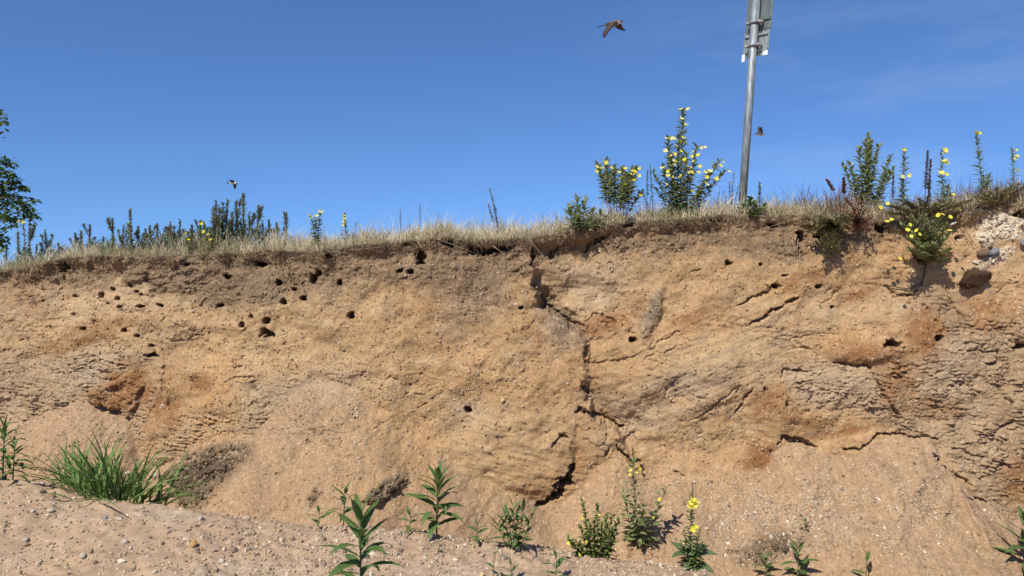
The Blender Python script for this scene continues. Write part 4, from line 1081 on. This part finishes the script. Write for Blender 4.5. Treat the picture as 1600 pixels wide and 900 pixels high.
single(655, 320, None, 'seed_stalk', 'thinnest dry seed stalk in the straw near the middle of the rim', 'plant', 4, 2, [], M_GREY, M_BROWN, seed=70, t0=.6)
single(1010, 268, None, 'seed_stalk', 'dry grey stalk between the two large evening primroses', 'plant', 6, 3, [], M_GREY, M_BROWN, seed=71, t0=.5)

# grey-green spires (fleabane) along the left rim: four built, the rest copied
protos = []
rs = random.Random(80)
for k in range(6):
    root = empty('fleabane_spire', (0, 0, -50), 'x', 'plant')
    pts = curve_pts(1.0, rs.uniform(-.10, .10), rs.uniform(0, 6), 7, rs.uniform(-.10, .10))
    m = MB(); m.tube(pts, .022, .010, 5)
    fm = MB(); ladder(fm, pts, 80 + 8 * k, .18, .055, .10, 1.0, .35 + .07 * k, .8, rs, .5)
    heads = [pts]
    for b in range([0, 2, 3, 1, 4, 2][k]):
        t0_ = rs.uniform(.25, .7); a = rs.uniform(0, 6.3); L_ = rs.uniform(.18, .42); q0 = along(pts, t0_)
        bp = [q0 + Vector((math.cos(a) * L_ * .55 * t ** .7, math.sin(a) * L_ * .55 * t ** .7, L_ * t)) for t in (0, .3, .6, 1)]
        m.tube(bp, .012, .007, 4); ladder(fm, bp, 22, .17, .05, .1, 1.0, .3, .8, rs, .5); heads.append(bp)
    m.build('stem', M_STEM if k % 2 else M_BROWN, root)
    for hp in heads:
        for j in range(14):
            q = along(hp, rs.uniform(.80, 1.0)); fm.leaf(q, rs.uniform(0, 6.3), rs.uniform(.2, 1.2), .11, .05, .4, .3, 2)
    fo = fm.build('foliage', M_GREY, root); fo['kind'] = 'stuff'
    protos.append(root)
SP = [(28, 362), (46, 352), (73, 357), (92, 378), (118, 362), (126, 360), (140, 350), (162, 368), (177, 338), (192, 350), (205, 326), (217, 352), (226, 356), (236, 352), (246, 349), (258, 352), (268, 344), (280, 342), (290, 356),
      (302, 350), (312, 344), (320, 350), (332, 352), (337, 312), (347, 316), (353, 312), (362, 330), (372, 316), (381, 304), (390, 330), (403, 318), (412, 342), (422, 342), (433, 346), (446, 332), (10, 380), (58, 380), (84, 386), (104, 384), (150, 376), (272, 372), (326, 370), (342, 345), (358, 348), (394, 352), (378, 340), (64, 378), (36, 384)]
LBL = {(381, 304): 'tallest grey-green spire in the dense weed stand on the left rim', (403, 318): 'grey-green spire with a flat tufted top at the right of the dense weed stand',
       (446, 332): 'lone grey-green spire at the right end of the weeds on the left rim', (205, 326): 'tall leafy grey-green spire standing free on the left rim', (177, 338): 'dark grey-green spire just left of the tall free-standing spire',
       (140, 350): 'isolated grey-green spire between the tree and the weed stand', (73, 357): 'thin grey-green spire right of the yellow topped weed near the tree', (337, 312): 'pale tipped spire at the left of the tallest group of weeds', (118, 362): 'short grey-green spire left of the isolated spire'}
_lm = {u: v for (u, v) in ()}
NICK = {381: 'tallest grey-green spire', 205: 'tall free-standing spire', 140: 'isolated spire', 446: 'lone right end spire', 73: 'thin spire near the tree', 337: 'pale tipped spire'}
NUM = ['first', 'second', 'third', 'fourth', 'fifth', 'sixth', 'seventh', 'eighth', 'ninth', 'tenth', 'eleventh', 'twelfth', 'thirteenth', 'fourteenth']
_ord = sorted(u for u, v in SP); GENL = {}
for u in _ord:
    kk_ = _ord.index(u); best = None
    for n_ in NICK:
        d_ = kk_ - _ord.index(n_)
        if d_ and (best is None or abs(d_) < abs(best[0])): best = (d_, n_)
    GENL[u] = 'grey-green spire, %s to the %s of the %s' % (NUM[abs(best[0]) - 1], 'right' if best[0] > 0 else 'left', NICK[best[1]])
used = set()
def low(u): return 1.0
for i, (u, v) in enumerate(SP):
    k = (i * 5 + i // 6) % 6
    back = .18 + .25 * ((i * 37) % 10) / 10
    q = rp(u, back); s = S(q)
    h = max(.12, CAM_Z + (420 - v) * s - q.z)
    o = protos[k] if k not in used else copy_tree(protos[k])
    used.add(k)
    o.location = q - Vector((0, 0, .02)); o.rotation_euler = (0, 0, i * 1.3)
    w = lerp(.30, h, .45)
    o.scale = (w, w, h)
    tag(o, LBL.get((u, v), GENL[u]), 'plant', 'grey-green spires on the left rim')
um = MB(); rs = random.Random(91)
for i in range(900):
    u = rs.choice([rs.uniform(-60, 470), rs.gauss(275, 45), rs.gauss(360, 36)])
    if u > 470: continue
    q = rp(u, .10 + .5 * rs.random()); h = rs.uniform(.05, .17) * (1.5 if 230 < u < 410 else 1)
    pts = [q, q + Vector((rs.gauss(0, .03), rs.gauss(0, .03), h * .6)), q + Vector((rs.gauss(0, .05), rs.gauss(0, .04), h))]
    for j in range(9): um.leaf(along(pts, rs.random()), rs.uniform(0, 6.3), rs.uniform(.1, 1.2), rs.uniform(.03, .06), .014, .6, .3, 2)
uo = um.build('weed_undergrowth', M_GREY); tag(uo, kind='stuff')
single(43, 346, None, 'evening_primrose', 'yellow topped weed standing in front of the tree on the left rim', 'plant', 9, 4, [(0, .98, -2), (0, .97, 4), (0, .95, 1)], M_GREY, seed=90, flr=.018)
for (u, v, lab) in [(298, 364, 'small leafy primrose with a yellow bud among the left weeds'), (320, 348, 'yellow-green primrose at the left of the tallest group of weeds'), (332, 366, 'low yellow-green primrose in front of the dense weed stand')]:
    single(u, v, None, 'evening_primrose', lab, 'plant', 10, 5, [(0, .95, 0), (0, .7, 3)], M_LEAFY, seed=u, flr=.015, back=.08, stems=[(0, 1, 0), (8, .8, 2)])

# shrubs rooted in the face of the bank --------------------------------
def face_shrub(name, label, root_px, stems, leaf, lw, mat, seed, flowers=(), dens=1.0, fkind=2, flr=.02, out=.2):
    p = bank_at(*root_px); p.y += .03
    s = S(p); rs = random.Random(seed)
    root = empty(name, p, label, 'shrub')
    fm = MB(); tips = []
    for (u, v) in stems:
        b = Vector(unproj(u, v, p.y - out * rs.uniform(.5, 1.1))) - p
        c = Vector((b.x * .35, b.y * .9, b.z * .45 + .03))
        pts = [c * 2 * t * (1 - t) + b * t * t for t in [i / 7 for i in range(8)]]
        m = MB(); m.tube(pts, .005, .0015, 5); m.build('stem', M_BROWN, root)
        ladder(fm, pts, int(b.length / .010 * dens) + 5, leaf * s, lw * s, .2, 1.0, .2, .8, rs, .3)
        tips.append(pts)
    fo = fm.build('foliage', mat, root); fo['kind'] = 'stuff'
    for (u, v) in flowers:
        q = Vector(unproj(u, v, p.y - out * 1.2 - .05)) - p
        near = min(tips, key=lambda t: (t[-1] - q).length)
        m = MB(); m.tube([near[-3], near[-1].lerp(q, .6), q], .0016, .0012, 4); m.build('stem', M_STEM, root)
        add_flower(root, q, flr * rs.uniform(.9, 1.15), fkind, rs)
    return root
p = face_shrub('flowering_shrub', 'yellow flowered shrub growing out of the upper right bank', (1444, 412),
    [(1408, 352), (1418, 338), (1430, 346), (1442, 336), (1455, 350), (1466, 340), (1478, 352), (1484, 366), (1412, 372), (1424, 366), (1436, 360), (1450, 366), (1462, 362), (1474, 376), (1484, 392), (1418, 392), (1428, 384), (1448, 384), (1460, 384), (1432, 400), (1480, 410)],
    13, 4.2, M_PRIM, 101,
    [(1376, 324), (1387, 318), (1393, 343), (1386, 346), (1422, 351), (1418, 359), (1424, 369), (1432, 360), (1437, 366), (1466, 336), (1473, 335), (1485, 339), (1490, 304), (1500, 328), (1484, 360), (1406, 404)], 1.2, 2, .016, .30)
# bare roots of that shrub

for poly in ([(1444, 412), (1441, 436), (1437, 452), (1424, 464)], [(1440, 440), (1420, 452), (1398, 448), (1384, 444)], [(1438, 448), (1420, 460), (1405, 458), (1392, 462)]):
    m = MB(); pts = [bank_at(*q) - Vector((0, .02, 0)) - p.location for q in poly]
    m.tube(pts, .008, .003, 5); m.build('root', M_BARK, p)
face_shrub('hanging_shrub', 'drooping brownish green shrub hanging over the rim right of the sign post', (1296, 352),
    [(1270, 372), (1280, 384), (1290, 392), (1300, 388), (1312, 380), (1322, 368), (1276, 360), (1286, 366), (1304, 370), (1316, 356), (1268, 352), (1290, 346), (1306, 352), (1284, 400), (1298, 404), (1326, 350), (1334, 340), (1262, 366), (1278, 346), (1318, 340), (1310, 394), (1330, 362)],
    11, 4.6, plant_mat('leaf_olive', (.13, .125, .05), (.30, .27, .12), 22, .2), 102, (), .85, out=.26)
face_shrub('dead_shrub', 'reddish brown dead stems on the rim at the foot of the dense green bush', (1340, 350),
    [(1318, 312), (1328, 318), (1336, 308), (1346, 316), (1330, 334), (1316, 346), (1352, 330), (1322, 366), (1334, 372), (1350, 362), (1362, 344), (1308, 330)], 9, 3, M_RUST, 105, (), .5, out=.22)
face_shrub('low_shrub', 'olive weeds trailing on the rim just above the yellow flowered shrub', (1440, 345),
    [(1400, 328), (1412, 318), (1424, 322), (1436, 312), (1448, 318), (1462, 322), (1476, 314), (1490, 318), (1506, 322), (1390, 336), (1518, 316), (1500, 330), (1470, 328), (1410, 312), (1382, 322), (1450, 310)], 11, 3.4, M_OLIVE, 103, (), 1.8, out=.12)

face_shrub('low_shrub', 'dark olive weeds trailing over the rim above the pale rubble', (1560, 322),
    [(1520, 310), (1532, 304), (1544, 300), (1556, 296), (1568, 298), (1580, 292), (1592, 290), (1606, 292), (1526, 322), (1540, 316), (1575, 310), (1590, 306)], 10, 3, M_OLIVE, 104, (), 1.6, out=.1)
# dry grass on the rim (uncountable) -----------------------------------
def grass_strip(name, n, u0, u1, h0, h1, mat, seed, dmax=1.0, w=.0016, lean=.35, prob=None, y_off=.0):
    r = np.random.RandomState(seed)
    x = r.uniform(u0, u1, n)
    if prob is not None:
        u_ = proj(x, 6.9, 1.8)[0]
        k = r.rand(n) < np.interp(u_, prob[0], prob[1]); x = x[k]; n = len(x)
    back = y_off + dmax * r.rand(n) ** 1.7
    yr = np.interp(x, xs, YF[-1]); zr = np.interp(x, xs, rim)
    clump = .42 + .85 * np.clip(.45 + perlin(x / .11, back / .13, seed) + .8 * perlin(x / .38, back / .5, seed + 1), 0, 1.4)
    h = r.uniform(h0, h1, n) * clump
    az = r.uniform(0, 2 * np.pi, n); ln = np.abs(r.normal(0, lean, n))
    droop = r.uniform(.0, .5, n)
    dxv, dyv = np.cos(az), np.sin(az)
    V_ = np.zeros((n, 7, 3))
    yb = yr + back; zb = zr + .03 * (1 - np.exp(-back / .08)) - .01
    wv = w * r.uniform(.7, 1.5, n)
    fa = r.uniform(-.9, .9, n); sx, sy = np.cos(fa), np.sin(fa)
    for k, (t, ww) in enumerate([(0, 1.), (.45, .9), (.8, .6), (1.0, 0)]):
        off = ln * h * t + droop * h * t ** 3 * .5
        cx, cy, cz = x + dxv * off, yb + dyv * off, zb + h * t * np.cos(ln * .7) - droop * h * .35 * t ** 3
        if k < 3:
            V_[:, 2 * k, :] = np.stack([cx - sx * wv * ww, cy - sy * wv * ww, cz], 1)
            V_[:, 2 * k + 1, :] = np.stack([cx + sx * wv * ww, cy + sy * wv * ww, cz], 1)
        else:
            V_[:, 6, :] = np.stack([cx, cy, cz], 1)
    tri = np.array([(0, 1, 3), (0, 3, 2), (2, 3, 5), (2, 5, 4), (4, 5, 6)])
    F = tri[None] + (np.arange(n) * 7)[:, None, None]
    o = link(name, np_mesh(name, V_.reshape(-1, 3), F.reshape(-1, 3)), None, mat)
    return tag(o, kind='stuff')
FX0, FX1 = -6.4, 5.9
grass_strip('dry_grass', 26000, FX0, FX1, .05, .19, M_STRAW, 201, 1.1, .0016, .55, ([0, 200, 300, 420, 700, 1000, 1300, 1420, 1600], [.30, .42, .6, 1, 1, .85, 1, .55, .8]))
grass_strip('matted_grass', 9000, FX0, FX1, .08, .20, M_STRAW, 208, .5, .0018, 1.1)
grass_strip('short_grass', 8000, FX0, FX1, .04, .13, M_OLIVE, 202, .30, .0016, .7)
grass_strip('tall_grass', 1500, FX0, FX1, .16, .33, M_STRAW, 203, 1.0, .0009, .34, ([0, 300, 560, 700, 900, 1100, 1250, 1600], [.2, .3, .7, 1, .7, 1, 1, .6]))
grass_strip('brown_grass', 5000, 2.6, FX1, .08, .26, M_DEAD, 207, .8, .0018, .4)
grass_strip('green_grass', 2200, FX0, FX1, .06, .20, M_GRASSG, 204, .5, .0022, .5, ([0, 250, 450, 760, 860, 980, 1100, 1380, 1600], [.9, .8, .3, .35, 1, .6, .2, .5, .7]))
# turf fringe hanging over the lip
r = np.random.RandomState(205); n = 9000
x = r.uniform(FX0, FX1, n); d = np.abs(r.normal(0, .035, n))
yr = np.interp(x, xs, YF[-1]) - .012; zr = np.interp(x, xs, rim) + .015 - d
cl = np.clip(.35 + fbm(x / .14, x * 0, 3, 206), .05, 1.2)
L_ = r.uniform(.02, .085, n) * cl; sx = r.normal(0, .4, n)
V_ = np.stack([np.stack([x - .0014, yr, zr], 1), np.stack([x + .0014, yr, zr], 1), np.stack([x + sx * L_ + .001, yr - .35 * L_, zr - .5 * L_], 1), np.stack([x + sx * 1.5 * L_, yr - .3 * L_, zr - L_], 1)], 1)
F = np.array([(0, 1, 2), (0, 2, 3)])[None] + (np.arange(n) * 4)[:, None, None]
tag(link('turf_fringe', np_mesh('turf_fringe', V_.reshape(-1, 3), F.reshape(-1, 3)), None, plant_mat('dead_turf', (.13, .095, .06), (.34, .26, .15), 5, .1, .9, .1)), kind='stuff')
# roots hanging out of the rim: parts of the bank
for (poly, r0, r1) in [([(757, 374), (764, 390), (772, 404), (779, 416)], .006, .002), ([(752, 376), (756, 386), (753, 398)], .004, .001), ([(742, 380), (741, 394), (745, 402)], .003, .001), ([(1246, 374), (1244, 392), (1246, 410)], .005, .002),
                       ([(1246, 392), (1251, 402), (1249, 414)], .003, .001), ([(1240, 392), (1239, 404)], .003, .001), ([(103, 415), (101, 432), (102, 452)], .004, .001), ([(272, 402), (275, 430), (277, 452)], .003, .001), ([(770, 384), (786, 396), (790, 404)], .004, .001),
                       ([(1385, 352), (1366, 360), (1352, 372)], .004, .001), ([(1130, 345), (1112, 352), (1100, 348)], .003, .001), ([(640, 384), (652, 392), (650, 408)], .003, .001), ([(600, 386), (570, 390), (545, 391)], .004, .002), ([(1180, 338), (1192, 333), (1206, 334)], .004, .002)]:
    m = MB(); m.tube([bank_at(*q) + Vector((random.uniform(-.006, .006), -.03, 0)) for q in poly], r0, r1, 5); m.build('root', M_ROOT, bank)

# ------------------------------------------------------------------ tree at the left
TY = 11.0
tx = unproj(-190, 400, TY)[0]
root = empty('tree', (tx, TY, 1.6), 'leafy tree at the left edge with its branches reaching into the sky', 'tree')
rs = random.Random(300)
tm = MB(); tm.tube([(0, 0, -.1), (.03, .02, .8), (-.02, .05, 1.7), (.05, 0, 2.8), (0, .05, 3.9)], .11, .03, 10); tm.build('trunk', M_BARK, root)
st = TY / FPX
def tl(u, v, dy=0): q = unproj(u, v, TY + dy); return Vector((q[0] - tx, dy, q[2] - 1.6))
tips = []
lm = MB()
LIMB = [((0, 0, .7), tl(30, 310, -.2)), ((0, 0, .8), tl(40, 345, .1)), ((0, 0, 1.1), tl(5, 262, .2)), ((0, 0, 2.0), tl(-14, 190, 0)), ((0, 0, .5), tl(2, 385, .1)), ((0, 0, .9), tl(12, 330, .3)), ((0, 0, 1.0), tl(20, 278, -.1))]
for k in range(26):
    a = rs.uniform(0, 6.28); z = rs.uniform(.6, 3.6); L = rs.uniform(.6, 1.5) * (1.15 - z / 5)
    LIMB.append(((0, 0, z), Vector((math.cos(a) * L - (.25 if math.cos(a) > 0 else 0), math.sin(a) * L, z + rs.uniform(.0, .6)))))
BRN = []
for a, b in LIMB:
    a = Vector(a); b = Vector(b); c = a.lerp(b, .5) + Vector((0, 0, .18))
    pts = [a * (1 - t) ** 2 + c * 2 * t * (1 - t) + b * t * t for t in [i / 6 for i in range(7)]]
    lm.tube(pts, .022, .005, 5); BRN.append(pts)
lm.build('limbs', M_BARK, root)
cm = MB()
def cluster(c, n, r):
    for _ in range(n):
        q = Vector(c) + Vector((rs.gauss(0, r), rs.gauss(0, r), rs.gauss(0, r * .8)))
        cm.leaf(q, rs.uniform(0, 6.3), rs.uniform(-.9, .7), rs.uniform(.06, .105), rs.uniform(.045, .065), .5, .2, 2)
for i, pts in enumerate(BRN):
    if i < 7: continue
    for t in (.5, .65, .8, .92, 1.0): cluster(along(pts, t), 26, .11)
for (u, v, n, r) in [(8, 252, 40, 5), (18, 258, 26, 5), (4, 270, 50, 7), (14, 278, 46, 7), (24, 285, 36, 6), (6, 292, 50, 7), (33, 292, 26, 4), (38, 294, 14, 3), (8, 305, 46, 6), (18, 312, 50, 7), (30, 312, 24, 4), (28, 320, 36, 6), (8, 322, 40, 7), (40, 322, 40, 6), (50, 314, 14, 3), (56, 313, 8, 2), (48, 330, 36, 5), (54, 340, 20, 4), (52, 348, 10, 3),
                      (38, 336, 26, 5), (14, 336, 40, 6), (22, 348, 30, 5), (12, 356, 14, 4), (24, 340, 20, 4), (3, 180, 12, 4), (5, 190, 18, 3), (0, 172, 8, 3), (2, 370, 40, 6), (8, 378, 26, 4), (2, 388, 30, 6), (-10, 300, 90, 16), (-14, 340, 90, 18), (-18, 260, 90, 18), (-20, 200, 60, 14), (-12, 180, 20, 8), (-20, 380, 60, 14)]:
    cluster(tl(u, v, rs.uniform(-.15, .15)), int(n * 1.0), r * st * .9)
fo = cm.build('crown', plant_mat('tree_leaf', (.045, .090, .028), (.12, .19, .055), 6, .2, .5, .35), root)
fo['kind'] = 'stuff'

# ------------------------------------------------------------------ sign post
def metal(name, c, rough, met=.6, sc=14):
    m, nt, b = new_mat(name); N_, L_ = nt.nodes, nt.links
    tc = N_.new('ShaderNodeTexCoord'); mp = N_.new('ShaderNodeMapping'); mp.inputs['Scale'].default_value = (1, 1, .25)
    n = N_.new('ShaderNodeTexNoise'); n.inputs['Scale'].default_value = sc; n.inputs['Detail'].default_value = 6
    L_.new(tc.outputs['Object'], mp.inputs[0]); L_.new(mp.outputs[0], n.inputs['Vector'])
    mx = N_.new('ShaderNodeMix'); mx.data_type = 'RGBA'; mx.inputs[6].default_value = rgb([k * .65 for k in c]); mx.inputs[7].default_value = rgb([min(1, k * 1.3) for k in c])
    r = N_.new('ShaderNodeMapRange'); r.inputs['From Min'].default_value = .35; r.inputs['From Max'].default_value = .65
    L_.new(n.outputs['Fac'], r.inputs['Value']); L_.new(r.outputs[0], mx.inputs[0]); L_.new(mx.outputs[2], b.inputs['Base Color'])
    b.inputs['Metallic'].default_value = met; b.inputs['Roughness'].default_value = rough
    return m
M_GALV = metal('galvanised_steel', (.235, .26, .265), .55, .3, 34)
M_BACK = metal('sign_back', (.13, .155, .145), .6, .3, 20)
M_BACK2 = metal('sign_back_pale', (.26, .29, .28), .55, .3, 20)
M_WHITE = metal('white_paint', (.78, .78, .76), .5, 0, 20)
M_BOLT = metal('bolt', (.48, .40, .36), .5, .4, 30)
base = rp(1160, .30)
PYd = base.y
top = Vector(unproj(1186, -60, PYd)); foot = Vector(unproj(1159, 330, PYd)); 
axis = (top - foot).normalized()
root = empty('sign_post', foot, 'leaning galvanised post with two road signs seen from behind', 'sign post')
m = MB(); m.tube([-axis * .5, top - foot], 6.1 * PYd / FPX, 6.1 * PYd / FPX, 20, cap=True); m.build('pole', M_GALV, root)
m = MB(); m.tube([top - foot, top - foot + axis * .012], 7.2 * PYd / FPX, 6.9 * PYd / FPX, 20); m.build('pole_cap', M_GALV, root)
def on_pole(v):
    t = (330 - v) / 390.0
    return (top - foot) * t
ROTZ = math.radians(50)
pl = Vector((math.cos(ROTZ), -math.sin(ROTZ), 0))         # panel's width direction: its right edge is nearer
nb = Vector((math.sin(ROTZ), math.cos(ROTZ), 0))          # towards the signs' fronts, away from us
def panel(vc, hpx, wl_, wr_, mat, lipmat=None):
    s = PYd / FPX
    c = on_pole(vc) + nb * .042
    wd = pl - axis * pl.dot(axis); wd.normalize()
    nn = axis.cross(wd).normalized()
    if nn.dot(nb) < 0: nn = -nn
    m = MB(); h = hpx * s / 2; th = .004
    def corner(a, b, k): return c + wd * a + axis * b + nn * k
    # rounded-corner plate
    R = .018; outl = []
    x0, x1 = -wl_, wr_
    for (cx, cy, a0) in ((x1 - R, h - R, 0), (x0 + R, h - R, 90), (x0 + R, -h + R, 180), (x1 - R, -h + R, 270)):
        for j in range(5):
            a = math.radians(a0 + j * 22.5); outl.append((cx + R * math.cos(a), cy + R * math.sin(a)))
    n_ = len(outl)
    m.add([corner(a, b, 0) for a, b in outl] + [corner(a, b, th) for a, b in outl],
          [tuple(range(n_)), tuple(reversed(range(n_, 2 * n_)))] + [(i, (i + 1) % n_, n_ + (i + 1) % n_, n_ + i) for i in range(n_)])
    o = m.build('sign_panel', mat, root, smooth=False)
    # two stiffening channels on the back
    for b in (h * .55, -h * .62):
        cmesh = MB()
        e = [(-wl_ * .9, -.016), (wr_ * .9, -.016)]
        vs = [corner(a, b + q, -k) for a in (-wl_ * .93, wr_ * .93) for q, k in ((-.014, .001), (-.009, .014), (.009, .014), (.014, .001))]
        cmesh.add(vs, [(0, 1, 5, 4), (1, 2, 6, 5), (2, 3, 7, 6), (0, 3, 2, 1), (4, 5, 6, 7)])
        cmesh.build('stiffener', mat, o, smooth=False)
    return o, c, wd, nn, h
o1, c1, w1, n1_, h1 = panel(0, 96, .125, .150, M_BACK)
o2, c2, w2, n2_, h2 = panel(65, 42, .130, .135, M_BACK2)
def clamp(v):
    c = on_pole(v); r = 8.0 * PYd / FPX
    m = MB(); m.tube([c - axis * .011, c + axis * .011], r, r, 18); cl = m.build('clamp', M_GALV, root)
    for sg in (-1, 1):
        q = c + w1 * sg * (r + .016) - nb * .012
        m = MB(); m.tube([q - nb * .018, q + nb * .045], .011, .011, 8); m.build('bolt', M_BOLT, cl)
        m = MB(); m.tube([c + w1 * sg * (r * .9) + nb * .01, c + w1 * sg * (r + .034) + nb * .01], .010, .010, 6); m.build('lug', M_GALV, cl)
for v in (-40, 35, 71): clamp(v)
for (a, b, hh_, ww) in ((-.118, -h2 + .0, .07, .032), (.112, -h2 + .012, .04, .05)):
    m = MB(); q = c2 + w2 * a + axis * b - n2_ * .012
    m.add([q + w2 * i * ww / 2 + axis * j * hh_ / 2 + n2_ * k * .003 for i in (-1, 1) for j in (-1, 1) for k in (-1, 1)],
          [(0, 1, 3, 2), (4, 6, 7, 5), (0, 4, 5, 1), (2, 3, 7, 6), (0, 2, 6, 4), (1, 5, 7, 3)])
    m.build('corner_tab', M_WHITE, root, smooth=False)

# ------------------------------------------------------------------ sand martins
def bird_mat():
    m, nt, b = new_mat('plumage'); N_, L_ = nt.nodes, nt.links
    at = N_.new('ShaderNodeAttribute'); at.attribute_name = 'soil'
    n = N_.new('ShaderNodeTexNoise'); n.inputs['Scale'].default_value = 120; tc = N_.new('ShaderNodeTexCoord'); L_.new(tc.outputs['Object'], n.inputs['Vector'])
    r = N_.new('ShaderNodeMapRange'); r.inputs['To Min'].default_value = .6; r.inputs['To Max'].default_value = 1.4; L_.new(n.outputs['Fac'], r.inputs['Value'])
    v = N_.new('ShaderNodeVectorMath'); v.operation = 'SCALE'; L_.new(at.outputs['Color'], v.inputs[0]); L_.new(r.outputs[0], v.inputs['Scale']); L_.new(v.outputs[0], b.inputs['Base Color'])
    b.inputs['Roughness'].default_value = .8
    return m
M_BIRD = bird_mat()
def martin(label, loc, wings, rot, scale=1.0, brown=(.10, .062, .042)):
    """body along +X (0.13 m); wings: two tip vectors in body axes"""
    V_, F_, C_ = [], [], []
    prof = [(.066, .0012, 0), (.060, .0035, .001), (.054, .0085, .002), (.044, .0125, .003), (.034, .0125, .002), (.020, .0155, 0), (.0, .0165, -.001), (-.02, .013, 0), (-.036, .008, .001), (-.05, .005, .001)]
    n = 12
    for (x, r_, z) in prof:
        for k in range(n):
            a = 2 * PI * k / n
            y, zz = math.cos(a) * r_, math.sin(a) * r_
            V_.append((x, y, z + zz * .95))
            pale = math.sin(a) < -.05 and x < .05
            band = .018 < x < .034
            C_.append((.11, .075, .055) if (not pale or (band and math.sin(a) < .2)) else (.66, .62, .56))
            if .033 < x < .040 and math.sin(a) < .3: C_[-1] = (.62, .56, .48)
    for i in range(len(prof) - 1):
        for k in range(n):
            F_.append((i * n + k, (i + 1) * n + k, (i + 1) * n + (k + 1) % n, i * n + (k + 1) % n))
    # forked tail, grown from the last ring
    b0 = len(V_)
    for (x, y) in ((-.048, .006), (-.048, -.006), (-.085, .018), (-.075, .0), (-.085, -.018)):
        for z in (.0025, -.001): V_.append((x, y, z)); C_.append((.08, .055, .04))
    q = lambda i, t: b0 + 2 * i + t
    for t in (0, 1): F_.append((q(0, t), q(2, t), q(3, t)) if t == 0 else (q(3, t), q(2, t), q(0, t))); F_.append((q(0, t), q(3, t), q(1, t))); F_.append((q(1, t), q(3, t), q(4, t)))
    for (i, j) in ((0, 2), (2, 3), (3, 4), (4, 1)): F_.append((q(i, 0), q(j, 0), q(j, 1), q(i, 1)))
    # wings: stations from shoulder to pointed tip, thick at the shoulder
    for sg, tip in zip((1, -1), wings):
        tip = Vector(tip); sh = Vector((.016, sg * .010, .006))
        b0 = len(V_); K = 8
        up = tip.cross(Vector((1, 0, 0)))
        if up.length < 1e-6: up = Vector((0, 0, 1))
        up.normalize()
        for i in range(K):
            t = i / (K - 1)
            le = sh + tip * t + Vector((.018 * math.sin(PI * min(1, t * 1.4)) * (1 - t), 0, 0)) + up * (.012 * math.sin(PI * t) * (1 if up.z > 0 else -1))
            ch = .068 * (1 - t) ** .6 * (1 - .1 * math.sin(PI * t)) + .004
            thk = .004 * (1 - t) + .0012
            for (fx, k) in ((0, .3), (.35, 1), (.35, -1), (1.0, 0)):
                p_ = le + Vector((-ch * fx + .010, 0, 0)) + up * thk * k
                V_.append(tuple(p_)); C_.append(tuple(c_ * (1.0 if fx < .8 else .8) for c_ in brown))
        for i in range(K - 1):
            a, b = b0 + i * 4, b0 + i * 4 + 4
            F_ += [(a, a + 1, b + 1, b), (a + 1, a + 3, b + 3, b + 1), (a + 3, a + 2, b + 2, b + 3), (a + 2, a, b, b + 2)]
        F_.append((b0 + (K - 1) * 4, b0 + (K - 1) * 4 + 1, b0 + (K - 1) * 4 + 3, b0 + (K - 1) * 4 + 2))
    me = bpy.data.meshes.new('sand_martin'); me.from_pydata(V_, [], F_); me.materials.append(M_BIRD)
    a = me.attributes.new('soil', 'FLOAT_COLOR', 'POINT')
    for i, c in enumerate(C_): a.data[i].color = tuple(c) + (1,)
    for p_ in me.polygons: p_.use_smooth = True
    bm = bmesh.new(); bm.from_mesh(me); bmesh.ops.recalc_face_normals(bm, faces=bm.faces); bm.to_mesh(me); bm.free()
    o = link('sand_martin', me); o.location = loc; o.rotation_euler = rot; o.scale = (scale,) * 3
    return tag(o, label, 'bird', 'sand martins in flight')
s5 = 5.0 / FPX
martin('large brown bird gliding with lowered wings at the top of the sky', unproj(957, 37, 7.8), [(.068, .06, -.056), (-.105, -.055, -.078)], (.15, -.24, .12), 1.72, (.060, .030, .019))
martin('small bird banking above the weed stand at the left of the sky', unproj(364, 286, 9.0), [(-.03, .075, -.02), (-.04, -.06, -.035)], (-.75, .1, -.35), 1.0, (.035, .035, .045))
martin('small bird with raised wings just right of the sign post', unproj(1187, 210, 9.0), [(-.015, .03, .085), (-.02, -.03, .075)], (.1, .0, .25), 1.05, (.05, .04, .045))
